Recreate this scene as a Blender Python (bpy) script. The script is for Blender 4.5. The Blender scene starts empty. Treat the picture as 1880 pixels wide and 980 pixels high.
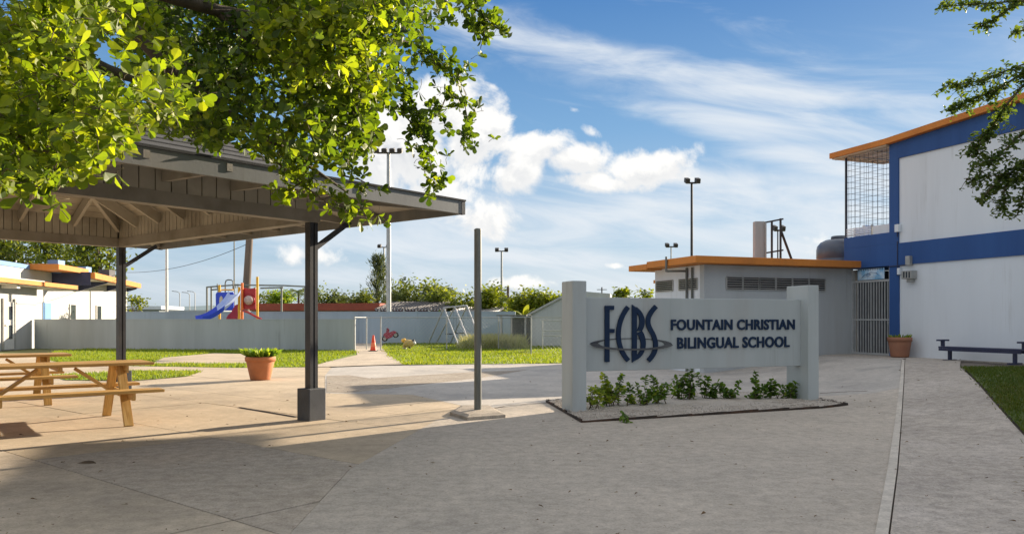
import bpy, bmesh, math, random
from mathutils import Vector, Matrix, Quaternion, noise as mnoise
random.seed(11)
R = math.radians
sc = bpy.context.scene
COL = sc.collection
FPX, CX, HY, EYE = 1430.0, 940.0, 586.0, 1.3
# ------------------------------------------------------------------ camera
cam_d = bpy.data.cameras.new('camera'); cam = bpy.data.objects.new('camera', cam_d); COL.objects.link(cam)
cam.location = (0, 0, EYE); cam.rotation_euler = (R(90), 0, 0)
cam_d.sensor_width = 36; cam_d.lens = 36*FPX/1880; cam_d.shift_y = (HY-490)/1880
cam_d.clip_start = 0.05; cam_d.clip_end = 9000
sc.camera = cam
# ------------------------------------------------------------------ light
SUN_AZ, SUN_EL = 45.8, 17.1            # azimuth from +Y towards +X
sun_dir = Vector((math.sin(R(SUN_AZ))*math.cos(R(SUN_EL)), math.cos(R(SUN_AZ))*math.cos(R(SUN_EL)), math.sin(R(SUN_EL))))
sd = bpy.data.lights.new('sun', 'SUN'); sd.energy = 3.1; sd.angle = R(0.5); sd.color = (1.0, 0.85, 0.66)
so = bpy.data.objects.new('sun', sd); COL.objects.link(so); so.rotation_euler = sun_dir.to_track_quat('Z', 'Y').to_euler()
sc.view_settings.view_transform = 'Standard'; sc.view_settings.look = 'None'
sc.view_settings.exposure = 2.12; sc.view_settings.gamma = 1.0; sc.view_settings.use_curve_mapping = False

def az_el(px, py):
    d = Vector(((px-CX)/FPX, 1, (HY-py)/FPX)).normalized()
    return math.atan2(d.x, d.y), math.asin(d.z)

def build_world():
    w = bpy.data.worlds.new('World'); sc.world = w; w.use_nodes = True
    nt = w.node_tree; nt.nodes.clear(); N = nt.nodes.new; L = nt.links.new
    out = N('ShaderNodeOutputWorld'); bg = N('ShaderNodeBackground'); L(bg.outputs[0], out.inputs[0])
    bg.inputs["Strength"].default_value = 0.07
    sky = N('ShaderNodeTexSky'); sky.sky_type = 'NISHITA'; sky.sun_disc = False
    sky.sun_elevation = R(SUN_EL); sky.sun_rotation = R(SUN_AZ)
    sky.air_density = 1.0; sky.dust_density = 0.3; sky.ozone_density = 2.0; sky.altitude = 0
    def val(x):
        return x
    def mth(op, a, b=None, c=None, clamp=False):
        n = N('ShaderNodeMath'); n.operation = op; n.use_clamp = clamp
        for i, x in enumerate((a, b, c)):
            if x is None: continue
            if isinstance(x, (int, float)): n.inputs[i].default_value = x
            else: L(x, n.inputs[i])
        return n.outputs[0]
    def mixc(f, a, b):
        n = N('ShaderNodeMix'); n.data_type = 'RGBA'
        for i, x in ((0, f), (6, a), (7, b)):
            if isinstance(x, (int, float)): n.inputs[i].default_value = x
            elif isinstance(x, tuple): n.inputs[i].default_value = x
            else: L(x, n.inputs[i])
        return n.outputs[2]
    tc = N('ShaderNodeTexCoord'); nrm = N('ShaderNodeVectorMath'); nrm.operation = 'NORMALIZE'; L(tc.outputs['Generated'], nrm.inputs[0])
    sp = N('ShaderNodeSeparateXYZ'); L(nrm.outputs[0], sp.inputs[0])
    az = mth('ARCTAN2', sp.outputs[0], sp.outputs[1]); el = mth('ARCSINE', sp.outputs[2])
    def fbm(vec, scale, detail, rough, dist=0.0):
        n = N('ShaderNodeTexNoise'); n.inputs['Scale'].default_value = scale; n.inputs['Detail'].default_value = detail
        n.inputs['Roughness'].default_value = rough; n.inputs['Distortion'].default_value = dist
        L(vec, n.inputs['Vector']); return n.outputs[0]
    def comb(a, b, c=0.0):
        n = N('ShaderNodeCombineXYZ')
        for i, x in enumerate((a, b, c)):
            if isinstance(x, (int, float)): n.inputs[i].default_value = x
            else: L(x, n.inputs[i])
        return n.outputs[0]
    def blobs(lst, el_):
        acc = None
        for (px, py, rx, ry, rot, amp) in lst:
            a0, e0 = az_el(px, py); rx /= FPX; ry /= FPX
            da = mth('SUBTRACT', az, a0); de = mth('SUBTRACT', el_, e0)
            if rot:
                c, s = math.cos(R(rot)), math.sin(R(rot))
                u = mth('ADD', mth('MULTIPLY', da, c), mth('MULTIPLY', de, s))
                v = mth('SUBTRACT', mth('MULTIPLY', de, c), mth('MULTIPLY', da, s))
            else: u, v = da, de
            u = mth('DIVIDE', u, rx); v = mth('DIVIDE', v, ry)
            d2 = mth('ADD', mth('MULTIPLY', u, u), mth('MULTIPLY', v, v))
            g = mth('MULTIPLY', mth('POWER', 2.718, mth('MULTIPLY', d2, -0.9)), amp)
            acc = g if acc is None else mth('MAXIMUM', acc, g)
        return acc
    cum = [(985, 272, 85, 42, 0, 1), (1050, 292, 80, 34, 0, 1), (1185, 312, 95, 42, 8, 1), (1225, 292, 45, 30, 0, 1), (1110, 335, 140, 24, -4, .85),
           (885, 235, 75, 75, 0, 1.1), (820, 190, 80, 65, 0, 1.1), (960, 300, 70, 40, 0, 1), (735, 260, 90, 110, 0, 1), (650, 230, 90, 60, 0, .9), (930, 320, 90, 40, 0, .9),
           (865, 385, 75, 40, -20, .9), (780, 360, 90, 40, 0, .75), (1500, 452, 40, 26, 0, .7), (1130, 488, 22, 8, 0, .8), (870, 390, 110, 45, -15, 1), (1000, 520, 120, 16, 0, .7), (560, 470, 90, 30, 0, .75), (1420, 505, 60, 16, 0, .6),
           (905, 160, 26, 10, -25, .62), (932, 183, 26, 12, -30, .62), (1085, 243, 26, 12, -30, .6), (1050, 200, 20, 8, -20, .5),
           (-350, 250, 230, 90, 0, .95), (-900, 330, 260, 70, 0, .9), (2450, 340, 260, 70, 0, .9), (3600, 300, 400, 100, 0, .9), (300, 330, 120, 60, 0, .8)]
    def cum_density(shift):
        el2 = mth('ADD', el, shift[1]) if shift[1] else el
        b = blobs(cum, el2)
        n = N('ShaderNodeVectorMath'); n.operation = 'ADD'; L(nrm.outputs[0], n.inputs[0]); n.inputs[1].default_value = (shift[0], 0, shift[1])
        f1 = fbm(n.outputs[0], 12, 10, 0.6, 0.3)
        t = mth('ADD', b, mth('MULTIPLY', mth('MULTIPLY', mth('SUBTRACT', f1, 0.5), 2.5), mth('MULTIPLY', b, 3.0, clamp=True)))
        # cloud cover outside the blobs is added further down, for fill light
        return t
    t0 = cum_density((0, 0)); t1 = cum_density((0.012, 0.014))
    def smooth(x, a, b):
        n = N('ShaderNodeMapRange'); n.interpolation_type = 'SMOOTHSTEP'; n.inputs[1].default_value = a; n.inputs[2].default_value = b
        L(x, n.inputs[0]); return n.outputs[0]
    den = mth('MULTIPLY', smooth(t0, 0.38, 0.80), 0.97)
    aaz = mth('ABSOLUTE', az); added_cloud_mask = mth('MAXIMUM', mth('MULTIPLY', smooth(aaz, 0.72, 1.15), .55), smooth(el, 0.42, 0.62))  # unseen clouds overhead and to the sides, added to brighten the shade
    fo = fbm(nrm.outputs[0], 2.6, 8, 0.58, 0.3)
    den = mth('MAXIMUM', den, mth('MULTIPLY', mth('MULTIPLY', added_cloud_mask, smooth(fo, 0.34, 0.52)), smooth(el, 0.0, 0.08)))
    # cirrus veils, long streaks that run down towards the right
    cir = [(1130, 110, 420, 34, -13, .9), (1440, 175, 330, 30, -9, .85), (1360, 235, 190, 30, -14, 1.0), (1500, 290, 170, 40, -15, .95), (1620, 235, 200, 60, -8, .7),
           (1250, 400, 420, 70, -4, .85), (900, 430, 420, 60, 0, .75), (1450, 360, 260, 60, -6, .9), (1100, 520, 700, 60, 0, .55), (500, 400, 300, 90, 0, .7), (1480, 450, 200, 70, -3, .85),
           (1330, 330, 260, 26, -6, .95), (1020, 470, 300, 26, -3, .95), (1400, 420, 240, 22, -5, .95), (640, 500, 260, 30, 0, .8), (1000, 60, 160, 30, -16, .6), (-700, 100, 500, 60, -10, .8), (3300, 120, 500, 70, -12, .8), (4200, 100, 700, 80, -8, .8), (-2200, 100, 700, 80, 8, .8)]
    cb = blobs(cir, el)
    c, s = math.cos(R(-11)), math.sin(R(-11))
    u = mth('ADD', mth('MULTIPLY', az, c), mth('MULTIPLY', el, s)); v = mth('SUBTRACT', mth('MULTIPLY', el, c), mth('MULTIPLY', az, s))
    f2 = fbm(comb(mth('MULTIPLY', u, 2.6), mth('MULTIPLY', v, 13), 3.1), 1.7, 8, 0.6, 0.7)
    cd = smooth(mth('ADD', mth('MULTIPLY', cb, 0.75), mth('MULTIPLY', mth('SUBTRACT', f2, 0.5), 1.5)), 0.05, 0.9)
    cd = mth('MULTIPLY', cd, 0.9)
    # thin milky layer near the horizon
    f3 = fbm(comb(mth('MULTIPLY', az, 3.0), mth('MULTIPLY', el, 22), 0.4), 2.2, 7, 0.6, 0.5)
    hz = mth('MULTIPLY', smooth(el, 0.24, 0.0), smooth(f3, 0.32, 0.72)); hz = mth('MULTIPLY', hz, 0.5)
    circ = (2.75, 2.9, 3.05, 1)
    cr = N('ShaderNodeValToRGB'); L(mth('MULTIPLY', el, 1/1.5708, clamp=True), cr.inputs[0]); e = cr.color_ramp.elements
    while len(e) < 5: e.new(.5)
    for i, (p_, c_) in enumerate(((0, (2.4, 2.95, 3.5)), (.06, (1.75, 2.6, 3.5)), (.15, (.85, 1.85, 3.2)), (.26, (.22, .95, 2.5)), (1, (.14, .66, 2.0)))):
        e[i].position = p_; e[i].color = (c_[0]*.165, c_[1]*.16, c_[2]*.158, 1)
    g4 = N('ShaderNodeVectorMath'); g4.operation = 'SCALE'; g4.inputs['Scale'].default_value = 4.0; L(cr.outputs[0], g4.inputs[0])
    hs = N('ShaderNodeMix'); hs.data_type = 'RGBA'; hs.inputs[0].default_value = .92; L(sky.outputs[0], hs.inputs[6]); L(g4.outputs[0], hs.inputs[7])
    base = mixc(cd, mixc(hz, hs.outputs[2], (2.35, 2.6, 2.9, 1)), circ)
    lit = smooth(mth('SUBTRACT', t0, t1), -0.16, 0.22)
    core = smooth(t0, 0.75, 1.7)
    shade = mth('MULTIPLY', mth('SUBTRACT', 1.0, lit), mth('ADD', 0.25, mth('MULTIPLY', core, 0.75)))
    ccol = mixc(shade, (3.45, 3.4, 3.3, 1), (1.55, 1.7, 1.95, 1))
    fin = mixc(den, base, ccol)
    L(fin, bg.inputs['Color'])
build_world()

# ------------------------------------------------------------------ helpers
def sstep(a, b, x):
    t = max(0.0, min(1.0, (x-a)/(b-a))); return t*t*(3-2*t)
def gz(x, y=0): return 0.40*sstep(4.4, 8.4, x)
def G(px, py, off=0.0):
    """ground point seen at a photo pixel"""
    k = (py-HY)/FPX; Y = EYE/k
    for _ in range(30):
        Y = 0.5*Y + 0.5*(EYE-gz((px-CX)/FPX*Y)-off)/k
    x = (px-CX)/FPX*Y
    return Vector((x, Y, gz(x)+off))
def P(px, py, Y): return Vector(((px-CX)/FPX*Y, Y, EYE-(py-HY)/FPX*Y))
def on_plane(px, py, p0, n):
    d = Vector(((px-CX)/FPX, 1, (HY-py)/FPX)); o = Vector((0, 0, EYE))
    return o + d*((Vector(p0)-o).dot(n)/d.dot(n))
def V2(az): return Vector((math.sin(R(az)), math.cos(R(az)), 0))
Z = Vector((0, 0, 1))

def tag(o, label=None, cat=None, group=None, kind=None):
    if label: o['label'] = label
    if cat: o['category'] = cat
    if group: o['group'] = group
    if kind: o['kind'] = kind
    return o
def thing(name, loc, label, cat, group=None):
    o = bpy.data.objects.new(name, None); COL.objects.link(o); o.location = loc; o.empty_display_size = .2
    return tag(o, label, cat, group)
OFF = {}
def off_of(p):
    v = Vector((0, 0, 0))
    while p is not None: v += p.location; p = p.parent
    return v
def link(name, me, m, parent=None, smooth=False):
    o = bpy.data.objects.new(name, me); COL.objects.link(o)
    if m is not None and not me.materials: me.materials.append(m)
    if parent is not None: o.parent = parent
    return o
class MB:
    """collects shapes in world coordinates; build() links them as one mesh object"""
    def __init__(s): s.v = []; s.f = []; s.sm = []
    def add(s, vs, fs, smooth=False):
        b = len(s.v); s.v += [tuple(v) for v in vs]
        for f in fs: s.f.append(tuple(b+i for i in f)); s.sm.append(smooth)
        return s
    def obox(s, c, ax, ay, az):
        """box from centre and three half-axis vectors"""
        c, ax, ay, az = map(Vector, (c, ax, ay, az))
        vs = [c+ax*i+ay*j+az*k for i in (-1, 1) for j in (-1, 1) for k in (-1, 1)]
        if ax.cross(ay).dot(az) < 0: vs = [c-ax*i+ay*j+az*k for i in (-1, 1) for j in (-1, 1) for k in (-1, 1)]
        return s.add(vs, [(0, 1, 3, 2), (4, 6, 7, 5), (0, 4, 5, 1), (2, 3, 7, 6), (0, 2, 6, 4), (1, 5, 7, 3)])
    def fbox(s, o, a, b, ra, rb, rz):
        """box in a frame: o origin, a/b unit horizontal axes, ranges"""
        o = Vector((o[0], o[1], 0))
        c = o+a*(ra[0]+ra[1])/2+b*(rb[0]+rb[1])/2+Z*(rz[0]+rz[1])/2
        return s.obox(c, a*(ra[1]-ra[0])/2, b*(rb[1]-rb[0])/2, Z*(rz[1]-rz[0])/2)
    def bar(s, p, q, w, h, up=Z):
        p, q = Vector(p), Vector(q); d = (q-p); l = d.length; d.normalize()
        x = d.cross(up)
        if x.length < 1e-4: x = d.cross(Vector((1, 0, 0)))
        x.normalize(); y = x.cross(d)
        return s.obox((p+q)/2, d*l/2, x*w/2, y*h/2)
    def tube(s, p, q, r0, r1=None, n=8, cap=True, smooth=True):
        p, q = Vector(p), Vector(q); r1 = r0 if r1 is None else r1
        d = (q-p).normalized(); x = d.orthogonal().normalized(); y = d.cross(x)
        vs = []
        for c, r in ((p, r0), (q, r1)):
            for i in range(n):
                a = 2*math.pi*i/n; vs.append(c+x*math.cos(a)*r+y*math.sin(a)*r)
        s.add(vs, [(i, (i+1) % n, n+(i+1) % n, n+i) for i in range(n)], smooth)
        if cap: s.add(vs[:n], [tuple(range(n-1, -1, -1))]); s.add(vs[n:], [tuple(range(n))])
        return s
    def path(s, pts, rs, n=6):
        pts = [Vector(p) for p in pts]; b = len(s.v); prev = None
        if isinstance(rs, (int, float)): rs = [rs]*len(pts)
        for i, p in enumerate(pts):
            d = (pts[min(i+1, len(pts)-1)]-pts[max(i-1, 0)]).normalized()
            if prev is None: x = d.orthogonal().normalized()
            else: x = (prev-d*prev.dot(d)).normalized()
            prev = x; y = d.cross(x)
            for k in range(n):
                a = 2*math.pi*k/n; s.v.append(tuple(p+(x*math.cos(a)+y*math.sin(a))*rs[i]))
        for i in range(len(pts)-1):
            for k in range(n):
                s.f.append((b+i*n+k, b+i*n+(k+1) % n, b+(i+1)*n+(k+1) % n, b+(i+1)*n+k)); s.sm.append(True)
        s.f.append(tuple(b+k for k in range(n-1, -1, -1))); s.sm.append(False)
        s.f.append(tuple(b+(len(pts)-1)*n+k for k in range(n))); s.sm.append(False)
        return s
    def lathe(s, c, prof, n=24, smooth=True):
        c = Vector(c); b = len(s.v)
        for (r, z) in prof:
            for k in range(n):
                a = 2*math.pi*k/n; s.v.append((c.x+r*math.cos(a), c.y+r*math.sin(a), c.z+z))
        for i in range(len(prof)-1):
            for k in range(n):
                s.f.append((b+i*n+k, b+i*n+(k+1) % n, b+(i+1)*n+(k+1) % n, b+(i+1)*n+k)); s.sm.append(smooth)
        return s
    def prism(s, pts, ext):
        """polygon (3D points) extruded by vector"""
        pts = [Vector(p) for p in pts]; ext = Vector(ext); n = len(pts)
        nn = sum(((pts[i]-pts[0]).cross(pts[(i+1) % n]-pts[0]) for i in range(n)), Vector())
        if nn.dot(ext) < 0: pts = pts[::-1]
        vs = pts+[p+ext for p in pts]
        return s.add(vs, [tuple(range(n-1, -1, -1)), tuple(range(n, 2*n))]+[(i, (i+1) % n, n+(i+1) % n, n+i) for i in range(n)])
    def mesh(s, name, off=Vector((0, 0, 0))):
        me = bpy.data.meshes.new(name)
        me.from_pydata([(v[0]-off.x, v[1]-off.y, v[2]-off.z) for v in s.v], [], s.f)
        me.polygons.foreach_set('use_smooth', s.sm); me.update(); return me
    def build(s, name, m, parent=None, bevel=0, origin=None):
        off = off_of(parent) if parent is not None else Vector((0, 0, 0))
        if origin is not None: off = Vector(origin)
        me = s.mesh(name, off)
        if bevel:
            bm = bmesh.new(); bm.from_mesh(me); bmesh.ops.remove_doubles(bm, verts=bm.verts, dist=1e-5)
            es = [e for e in bm.edges if len(e.link_faces) == 2 and e.calc_face_angle(0) > 0.6]
            bmesh.ops.bevel(bm, geom=es, offset=bevel, segments=2, profile=.6, affect='EDGES'); bm.to_mesh(me); bm.free()
        o = link(name, me, m, parent)
        if origin is not None: o.location = origin
        return o
def copy_tree(o, parent=None):
    c = o.copy(); COL.objects.link(c)
    if parent is not None: c.parent = parent
    for ch in list(o.children): copy_tree(ch, c)
    return c
def piece(name, me, mw, parent, m=None):
    o = link(name, me, m, parent); o.matrix_local = Matrix.Translation(-off_of(parent)) @ mw
    return o
def frame_matrix(o, x, y, z):
    M = Matrix.Identity(4)
    for i in range(3): M[i][0], M[i][1], M[i][2], M[i][3] = x[i], y[i], z[i], o[i]
    return M

# ------------------------------------------------------------------ materials
def newmat(name):
    m = bpy.data.materials.new(name); m.use_nodes = True; nt = m.node_tree
    return m, nt, nt.nodes['Principled BSDF']
def surf(name, c1, c2=None, scale=3.0, rough=.8, bump=0.0, bscale=60, c3=None, s3=.6, metal=0, spec=.4, speck=None, streak=False, grain=0, drip=0, lo=.35, hi=.65, disp_d=.004):
    """principled surface: two-colour fractal variation, larger stains (c3), fine relief"""
    m, nt, bs = newmat(name); N = nt.nodes.new; L = nt.links.new
    bs.inputs['Roughness'].default_value = rough; bs.inputs['Metallic'].default_value = metal
    bs.inputs['Specular IOR Level'].default_value = spec
    geo = N('ShaderNodeNewGeometry'); vec = geo.outputs['Position']
    if streak:
        mp = N('ShaderNodeMapping'); mp.inputs['Scale'].default_value = (1, 1, .12); L(vec, mp.inputs['Vector']); sv = mp.outputs[0]
    else: sv = vec
    def noise(v, s, d=6, r=.6):
        n = N('ShaderNodeTexNoise'); n.inputs['Scale'].default_value = s; n.inputs['Detail'].default_value = d; n.inputs['Roughness'].default_value = r
        L(v, n.inputs['Vector']); return n.outputs[0]
    def rng(x, a, b):
        n = N('ShaderNodeMapRange'); n.inputs[1].default_value = a; n.inputs[2].default_value = b; L(x, n.inputs[0]); return n.outputs[0]
    def mix(f, a, b):
        n = N('ShaderNodeMix'); n.data_type = 'RGBA'; L(f, n.inputs[0])
        for i, x in ((6, a), (7, b)):
            if isinstance(x, tuple): n.inputs[i].default_value = (*x, 1)
            else: L(x, n.inputs[i])
        return n.outputs[2]
    c2 = c2 or tuple(x*.88 for x in c1)
    col = mix(rng(noise(sv, scale), lo, hi), c1, c2)
    if c3: col = mix(rng(noise(sv, s3, 5, .65), .5, .72), col, c3)
    if speck:
        v = N('ShaderNodeTexNoise'); v.inputs['Scale'].default_value = speck[0]; v.inputs['Detail'].default_value = 2; L(vec, v.inputs['Vector'])
        col = mix(rng(v.outputs[0], speck[2], speck[2]+.08), col, speck[1])
    if drip:
        dm = N('ShaderNodeMapping'); dm.inputs['Scale'].default_value = (1, 1, .045); L(vec, dm.inputs['Vector'])
        da = rng(noise(dm.outputs[0], 7, 5, .7), .56, .76); db = rng(noise(vec, .9, 3, .5), .42, .62)
        dd = N('ShaderNodeMath'); dd.operation = 'MULTIPLY'; L(da, dd.inputs[0]); L(db, dd.inputs[1])
        de = N('ShaderNodeMath'); de.operation = 'MULTIPLY'; L(dd.outputs[0], de.inputs[0]); de.inputs[1].default_value = drip
        col = mix(de.outputs[0], col, tuple(x*.5*k for x, k in zip(c1, (1.0, .95, .85))))
        pm = rng(noise(vec, 26, 6, .75), .62, .70); pe = N('ShaderNodeMath'); pe.operation = 'MULTIPLY'; L(pm, pe.inputs[0]); pe.inputs[1].default_value = drip*.35
        col = mix(pe.outputs[0], col, tuple(x*.6 for x in c1))
    if grain:
        ga = noise(vec, 55, 4, .75); gb = noise(vec, 9, 6, .7)
        mm = N('ShaderNodeMath'); mm.operation = 'ADD'; L(ga, mm.inputs[0]); L(gb, mm.inputs[1])
        gr = N('ShaderNodeMapRange'); gr.inputs[1].default_value = .75; gr.inputs[2].default_value = 1.25; gr.inputs[3].default_value = 1-grain; gr.inputs[4].default_value = 1+grain; L(mm.outputs[0], gr.inputs[0])
        g = N('ShaderNodeVectorMath'); g.operation = 'SCALE'; L(col, g.inputs[0]); L(gr.outputs[0], g.inputs['Scale']); col = g.outputs[0]
    L(col, bs.inputs['Base Color'])
    if bump:
        b = N('ShaderNodeBump'); b.inputs['Strength'].default_value = bump; b.inputs['Distance'].default_value = disp_d
        L(noise(vec, bscale, 8, .7), b.inputs['Height']); L(b.outputs[0], bs.inputs['Normal'])
    return m
def leafmat(name, cols, trans=.45, rough=.45, tcol=None):
    """leaf: per-leaf colour from the 'tone' attribute, light shines through"""
    m, nt, bs = newmat(name); N = nt.nodes.new; L = nt.links.new
    at = N('ShaderNodeAttribute'); at.attribute_name = 'tone'
    cr = N('ShaderNodeValToRGB'); el = cr.color_ramp.elements
    while len(el) < len(cols): el.new(.5)
    for i, c in enumerate(cols): el[i].position = i/(len(cols)-1); el[i].color = (*c, 1)
    L(at.outputs['Fac'], cr.inputs[0]); L(cr.outputs[0], bs.inputs['Base Color']); bs.inputs['Roughness'].default_value = rough
    bs.inputs['Specular IOR Level'].default_value = .35
    tr = N('ShaderNodeBsdfTranslucent'); mx = N('ShaderNodeMixShader'); mx.inputs[0].default_value = trans
    g = N('ShaderNodeMix'); g.data_type = 'RGBA'; g.blend_type = 'MULTIPLY'; g.inputs[0].default_value = 1; L(cr.outputs[0], g.inputs[6])
    g.inputs[7].default_value = (*(tcol or (1.9, 1.75, .5)), 1); L(g.outputs[2], tr.inputs[0])
    out = nt.nodes['Material Output']; L(bs.outputs[0], mx.inputs[1]); L(tr.outputs[0], mx.inputs[2]); L(mx.outputs[0], out.inputs[0])
    return m
def woodmat(name, c1, c2, c3, rough=.55):
    m, nt, bs = newmat(name); N = nt.nodes.new; L = nt.links.new
    tc = N('ShaderNodeTexCoord'); mp = N('ShaderNodeMapping'); mp.inputs['Scale'].default_value = (2.0, 40, 40); L(tc.outputs['Object'], mp.inputs[0])
    oi = N('ShaderNodeObjectInfo'); ad = N('ShaderNodeVectorMath'); ad.operation = 'ADD'; L(mp.outputs[0], ad.inputs[0])
    cm = N('ShaderNodeCombineXYZ'); ml = N('ShaderNodeMath'); ml.operation = 'MULTIPLY'; ml.inputs[1].default_value = 40; L(oi.outputs['Random'], ml.inputs[0])
    L(ml.outputs[0], cm.inputs[0]); L(ml.outputs[0], cm.inputs[1]); L(cm.outputs[0], ad.inputs[1])
    n = N('ShaderNodeTexNoise'); n.inputs['Scale'].default_value = 1.0; n.inputs['Detail'].default_value = 7; n.inputs['Distortion'].default_value = 1.2; L(ad.outputs[0], n.inputs['Vector'])
    cr = N('ShaderNodeValToRGB'); e = cr.color_ramp.elements; e.new(.5)
    for i, (p, c) in enumerate(((.3, c1), (.5, c2), (.72, c3))): e[i].position = p; e[i].color = (*c, 1)
    L(n.outputs[0], cr.inputs[0]); L(cr.outputs[0], bs.inputs['Base Color']); bs.inputs['Roughness'].default_value = rough
    b = N('ShaderNodeBump'); b.inputs['Strength'].default_value = .25; b.inputs['Distance'].default_value = .003; L(n.outputs[0], b.inputs['Height']); L(b.outputs[0], bs.inputs['Normal'])
    return m
M = {}
M['conc_light'] = surf('concrete_light', (.53, .45, .355), (.43, .365, .285), 1.6, .82, .6, 45, (.33, .285, .235), .45, speck=(90, (.2, .17, .14), .68), spec=.08, grain=.22)
M['conc_warm'] = surf('concrete_warm', (.53, .435, .32), (.43, .355, .26), 1.1, .74, .5, 50, (.33, .275, .21), .5, speck=(60, (.25, .2, .15), .70), spec=.08, grain=.16)
M['conc_gray'] = surf('concrete_gray', (.48, .425, .36), (.415, .37, .315), 1.4, .85, .9, 55, (.52, .46, .39), .25, speck=(80, (.2, .18, .16), .68), spec=.08, grain=.24)
M['conc_dark'] = surf('concrete_dark', (.45, .39, .325), (.37, .325, .27), 2.0, .9, .9, 60, (.49, .41, .33), .5, speck=(80, (.52, .48, .42), .70), spec=.08, grain=.30)
M['conc_walk'] = surf('concrete_walk', (.47, .42, .365), (.365, .325, .285), 1.2, .88, .9, 70, (.54, .485, .43), .6, speck=(90, (.16, .145, .135), .66), spec=.08, grain=.32)
M['conc_pale'] = surf('concrete_pale', (.48, .445, .40), (.40, .37, .335), 1.2, .7, .4, 40, (.31, .295, .275), .7, speck=(70, (.22, .21, .2), .72), spec=.08, grain=.18)
M['asphalt'] = surf('asphalt', (.35, .305, .25), (.275, .24, .20), 2.2, .95, 1.0, 90, (.36, .32, .27), .7, speck=(80, (.45, .41, .36), .69), spec=.08, grain=.35)
M['curb'] = surf('curb_concrete', (.60, .55, .48), (.51, .465, .405), 2.5, .85, .7, 50, (.42, .38, .33), 1.1, spec=.08, grain=.2)
M['bed'] = surf('joint_dirt', (.20, .17, .14), (.15, .125, .10), 4, .95)
M['soil'] = surf('soil', (.12, .085, .055), (.08, .055, .035), 6, .95, .8, 40)
M['earth'] = surf('earth_grass', (.10, .13, .03), (.16, .15, .06), .5, .95, .4, 20, (.20, .16, .10), .12)
M['lawn'] = surf('lawn', (.135, .20, .02), (.19, .245, .03), 1.2, .9, 1, 60, (.22, .22, .055), .5, disp_d=.02)
M['lawn_shade'] = surf('lawn_dry_shade', (.065, .11, .015), (.10, .12, .03), 2.2, .9, 1, 60, (.17, .14, .08), .9, disp_d=.02)  # darker lawn copy, shade put into the colour, with brown dry patches
M['stucco_gray'] = surf('stucco_gray', (.43, .46, .47), (.385, .41, .42), 1.3, .85, .55, 70, (.33, .33, .32), .5, streak=True, drip=0.5)
M['sign_gray'] = surf('stucco_sign', (.45, .485, .485), (.40, .435, .435), 1.5, .85, .5, 60, (.38, .37, .35), .8, streak=True, drip=0.5)
M['wall_gray'] = surf('wall_gray', (.43, .47, .485), (.37, .405, .42), 1.1, .88, .5, 30, (.31, .335, .335), .35, streak=True, drip=0.7)
M['wall_blue'] = surf('wall_bluegray', (.35, .43, .51), (.30, .37, .45), 1, .88, .4, 30, (.26, .32, .38), .3, streak=True, drip=0.6)
M['white'] = surf('white_stucco', (.72, .76, .80), (.67, .71, .75), 1.2, .8, .5, 60, (.57, .60, .63), .4, streak=True, drip=0.45)
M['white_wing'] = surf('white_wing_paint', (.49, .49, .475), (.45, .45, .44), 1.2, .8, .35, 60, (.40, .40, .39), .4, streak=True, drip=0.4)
M['gate_paint'] = surf('gate_paint', (.42, .43, .43), (.34, .35, .35), 6, .5, .1, 60)
M['blue'] = surf('blue_stucco', (.028, .092, .28), (.022, .074, .232), 1.4, .7, .6, 60, (.04, .112, .29), .5, streak=True, drip=0.5)
M['navy'] = surf('navy_paint', (.03, .038, .09), (.022, .028, .065), 2, .45, .15, 60)
M['sign_navy'] = surf('letter_navy', (.012, .030, .072), (.010, .024, .060), 6, .5, .1, 60, spec=.2)
M['orange'] = surf('orange_paint', (.62, .22, .035), (.54, .185, .03), 2, .65, .2, 40, (.44, .16, .035), .8, streak=True, drip=0.5)
M['cream'] = surf('cream_soffit', (.55, .49, .38), (.48, .43, .33), 2, .8, .2, 30)
M['steel_dark'] = surf('painted_dark_steel', (.035, .037, .045), (.022, .023, .028), 4, .5, .2, 60, (.06, .055, .05), 2.5, spec=.5, speck=(35, (.34, .33, .31), .80))
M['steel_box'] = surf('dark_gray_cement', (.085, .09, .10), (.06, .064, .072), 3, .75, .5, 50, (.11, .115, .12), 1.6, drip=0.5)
M['galv'] = surf('galvanised', (.42, .43, .43), (.33, .34, .34), 5, .42, .1, 80, metal=.6)
M['galv_dull'] = surf('weathered_galv', (.20, .205, .185), (.14, .145, .13), 4, .55, .25, 50, (.10, .105, .095), 2, metal=.25, streak=True)
M['alum'] = surf('aluminium_slat', (.42, .42, .40), (.34, .34, .325), 3, .45, metal=.3)
M['pole_dark'] = surf('dark_pole', (.045, .04, .04), (.03, .028, .028), 3, .6)
M['black'] = surf('black_void', (.012, .012, .014), None, 3, .6)
M['terracotta'] = surf('terracotta', (.50, .185, .075), (.43, .15, .06), 4, .75, .25, 60, (.38, .15, .075), 2.4, drip=0.5)
M['terracotta_old'] = surf('terracotta_old', (.34, .155, .09), (.28, .125, .075), 4, .8, .3, 60, (.24, .125, .085), 2.5)
M['wood_pole'] = surf('weathered_pole', (.17, .13, .105), (.11, .085, .07), 3, .9, .6, 30, streak=True)
M['bark'] = surf('bark', (.11, .085, .06), (.06, .048, .035), 8, .9, 1, 40, streak=True, disp_d=.01)
M['twig'] = surf('twig', (.13, .10, .055), (.08, .065, .035), 10, .85)
M['pav_wood'] = surf('pavilion_wood', (.43, .405, .35), (.345, .325, .28), 2, .75, .4, 40, (.17, .15, .12), .7)
M['pav_beam'] = surf('pavilion_beam', (.30, .28, .245), (.24, .225, .195), 2, .7, .4, 40, (.15, .13, .105), .9)
M['pav_fascia'] = surf('pavilion_fascia', (.19, .20, .20), (.145, .153, .155), 2, .7, .3, 30, (.25, .245, .23), 1.2, streak=True, drip=0.6)
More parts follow.
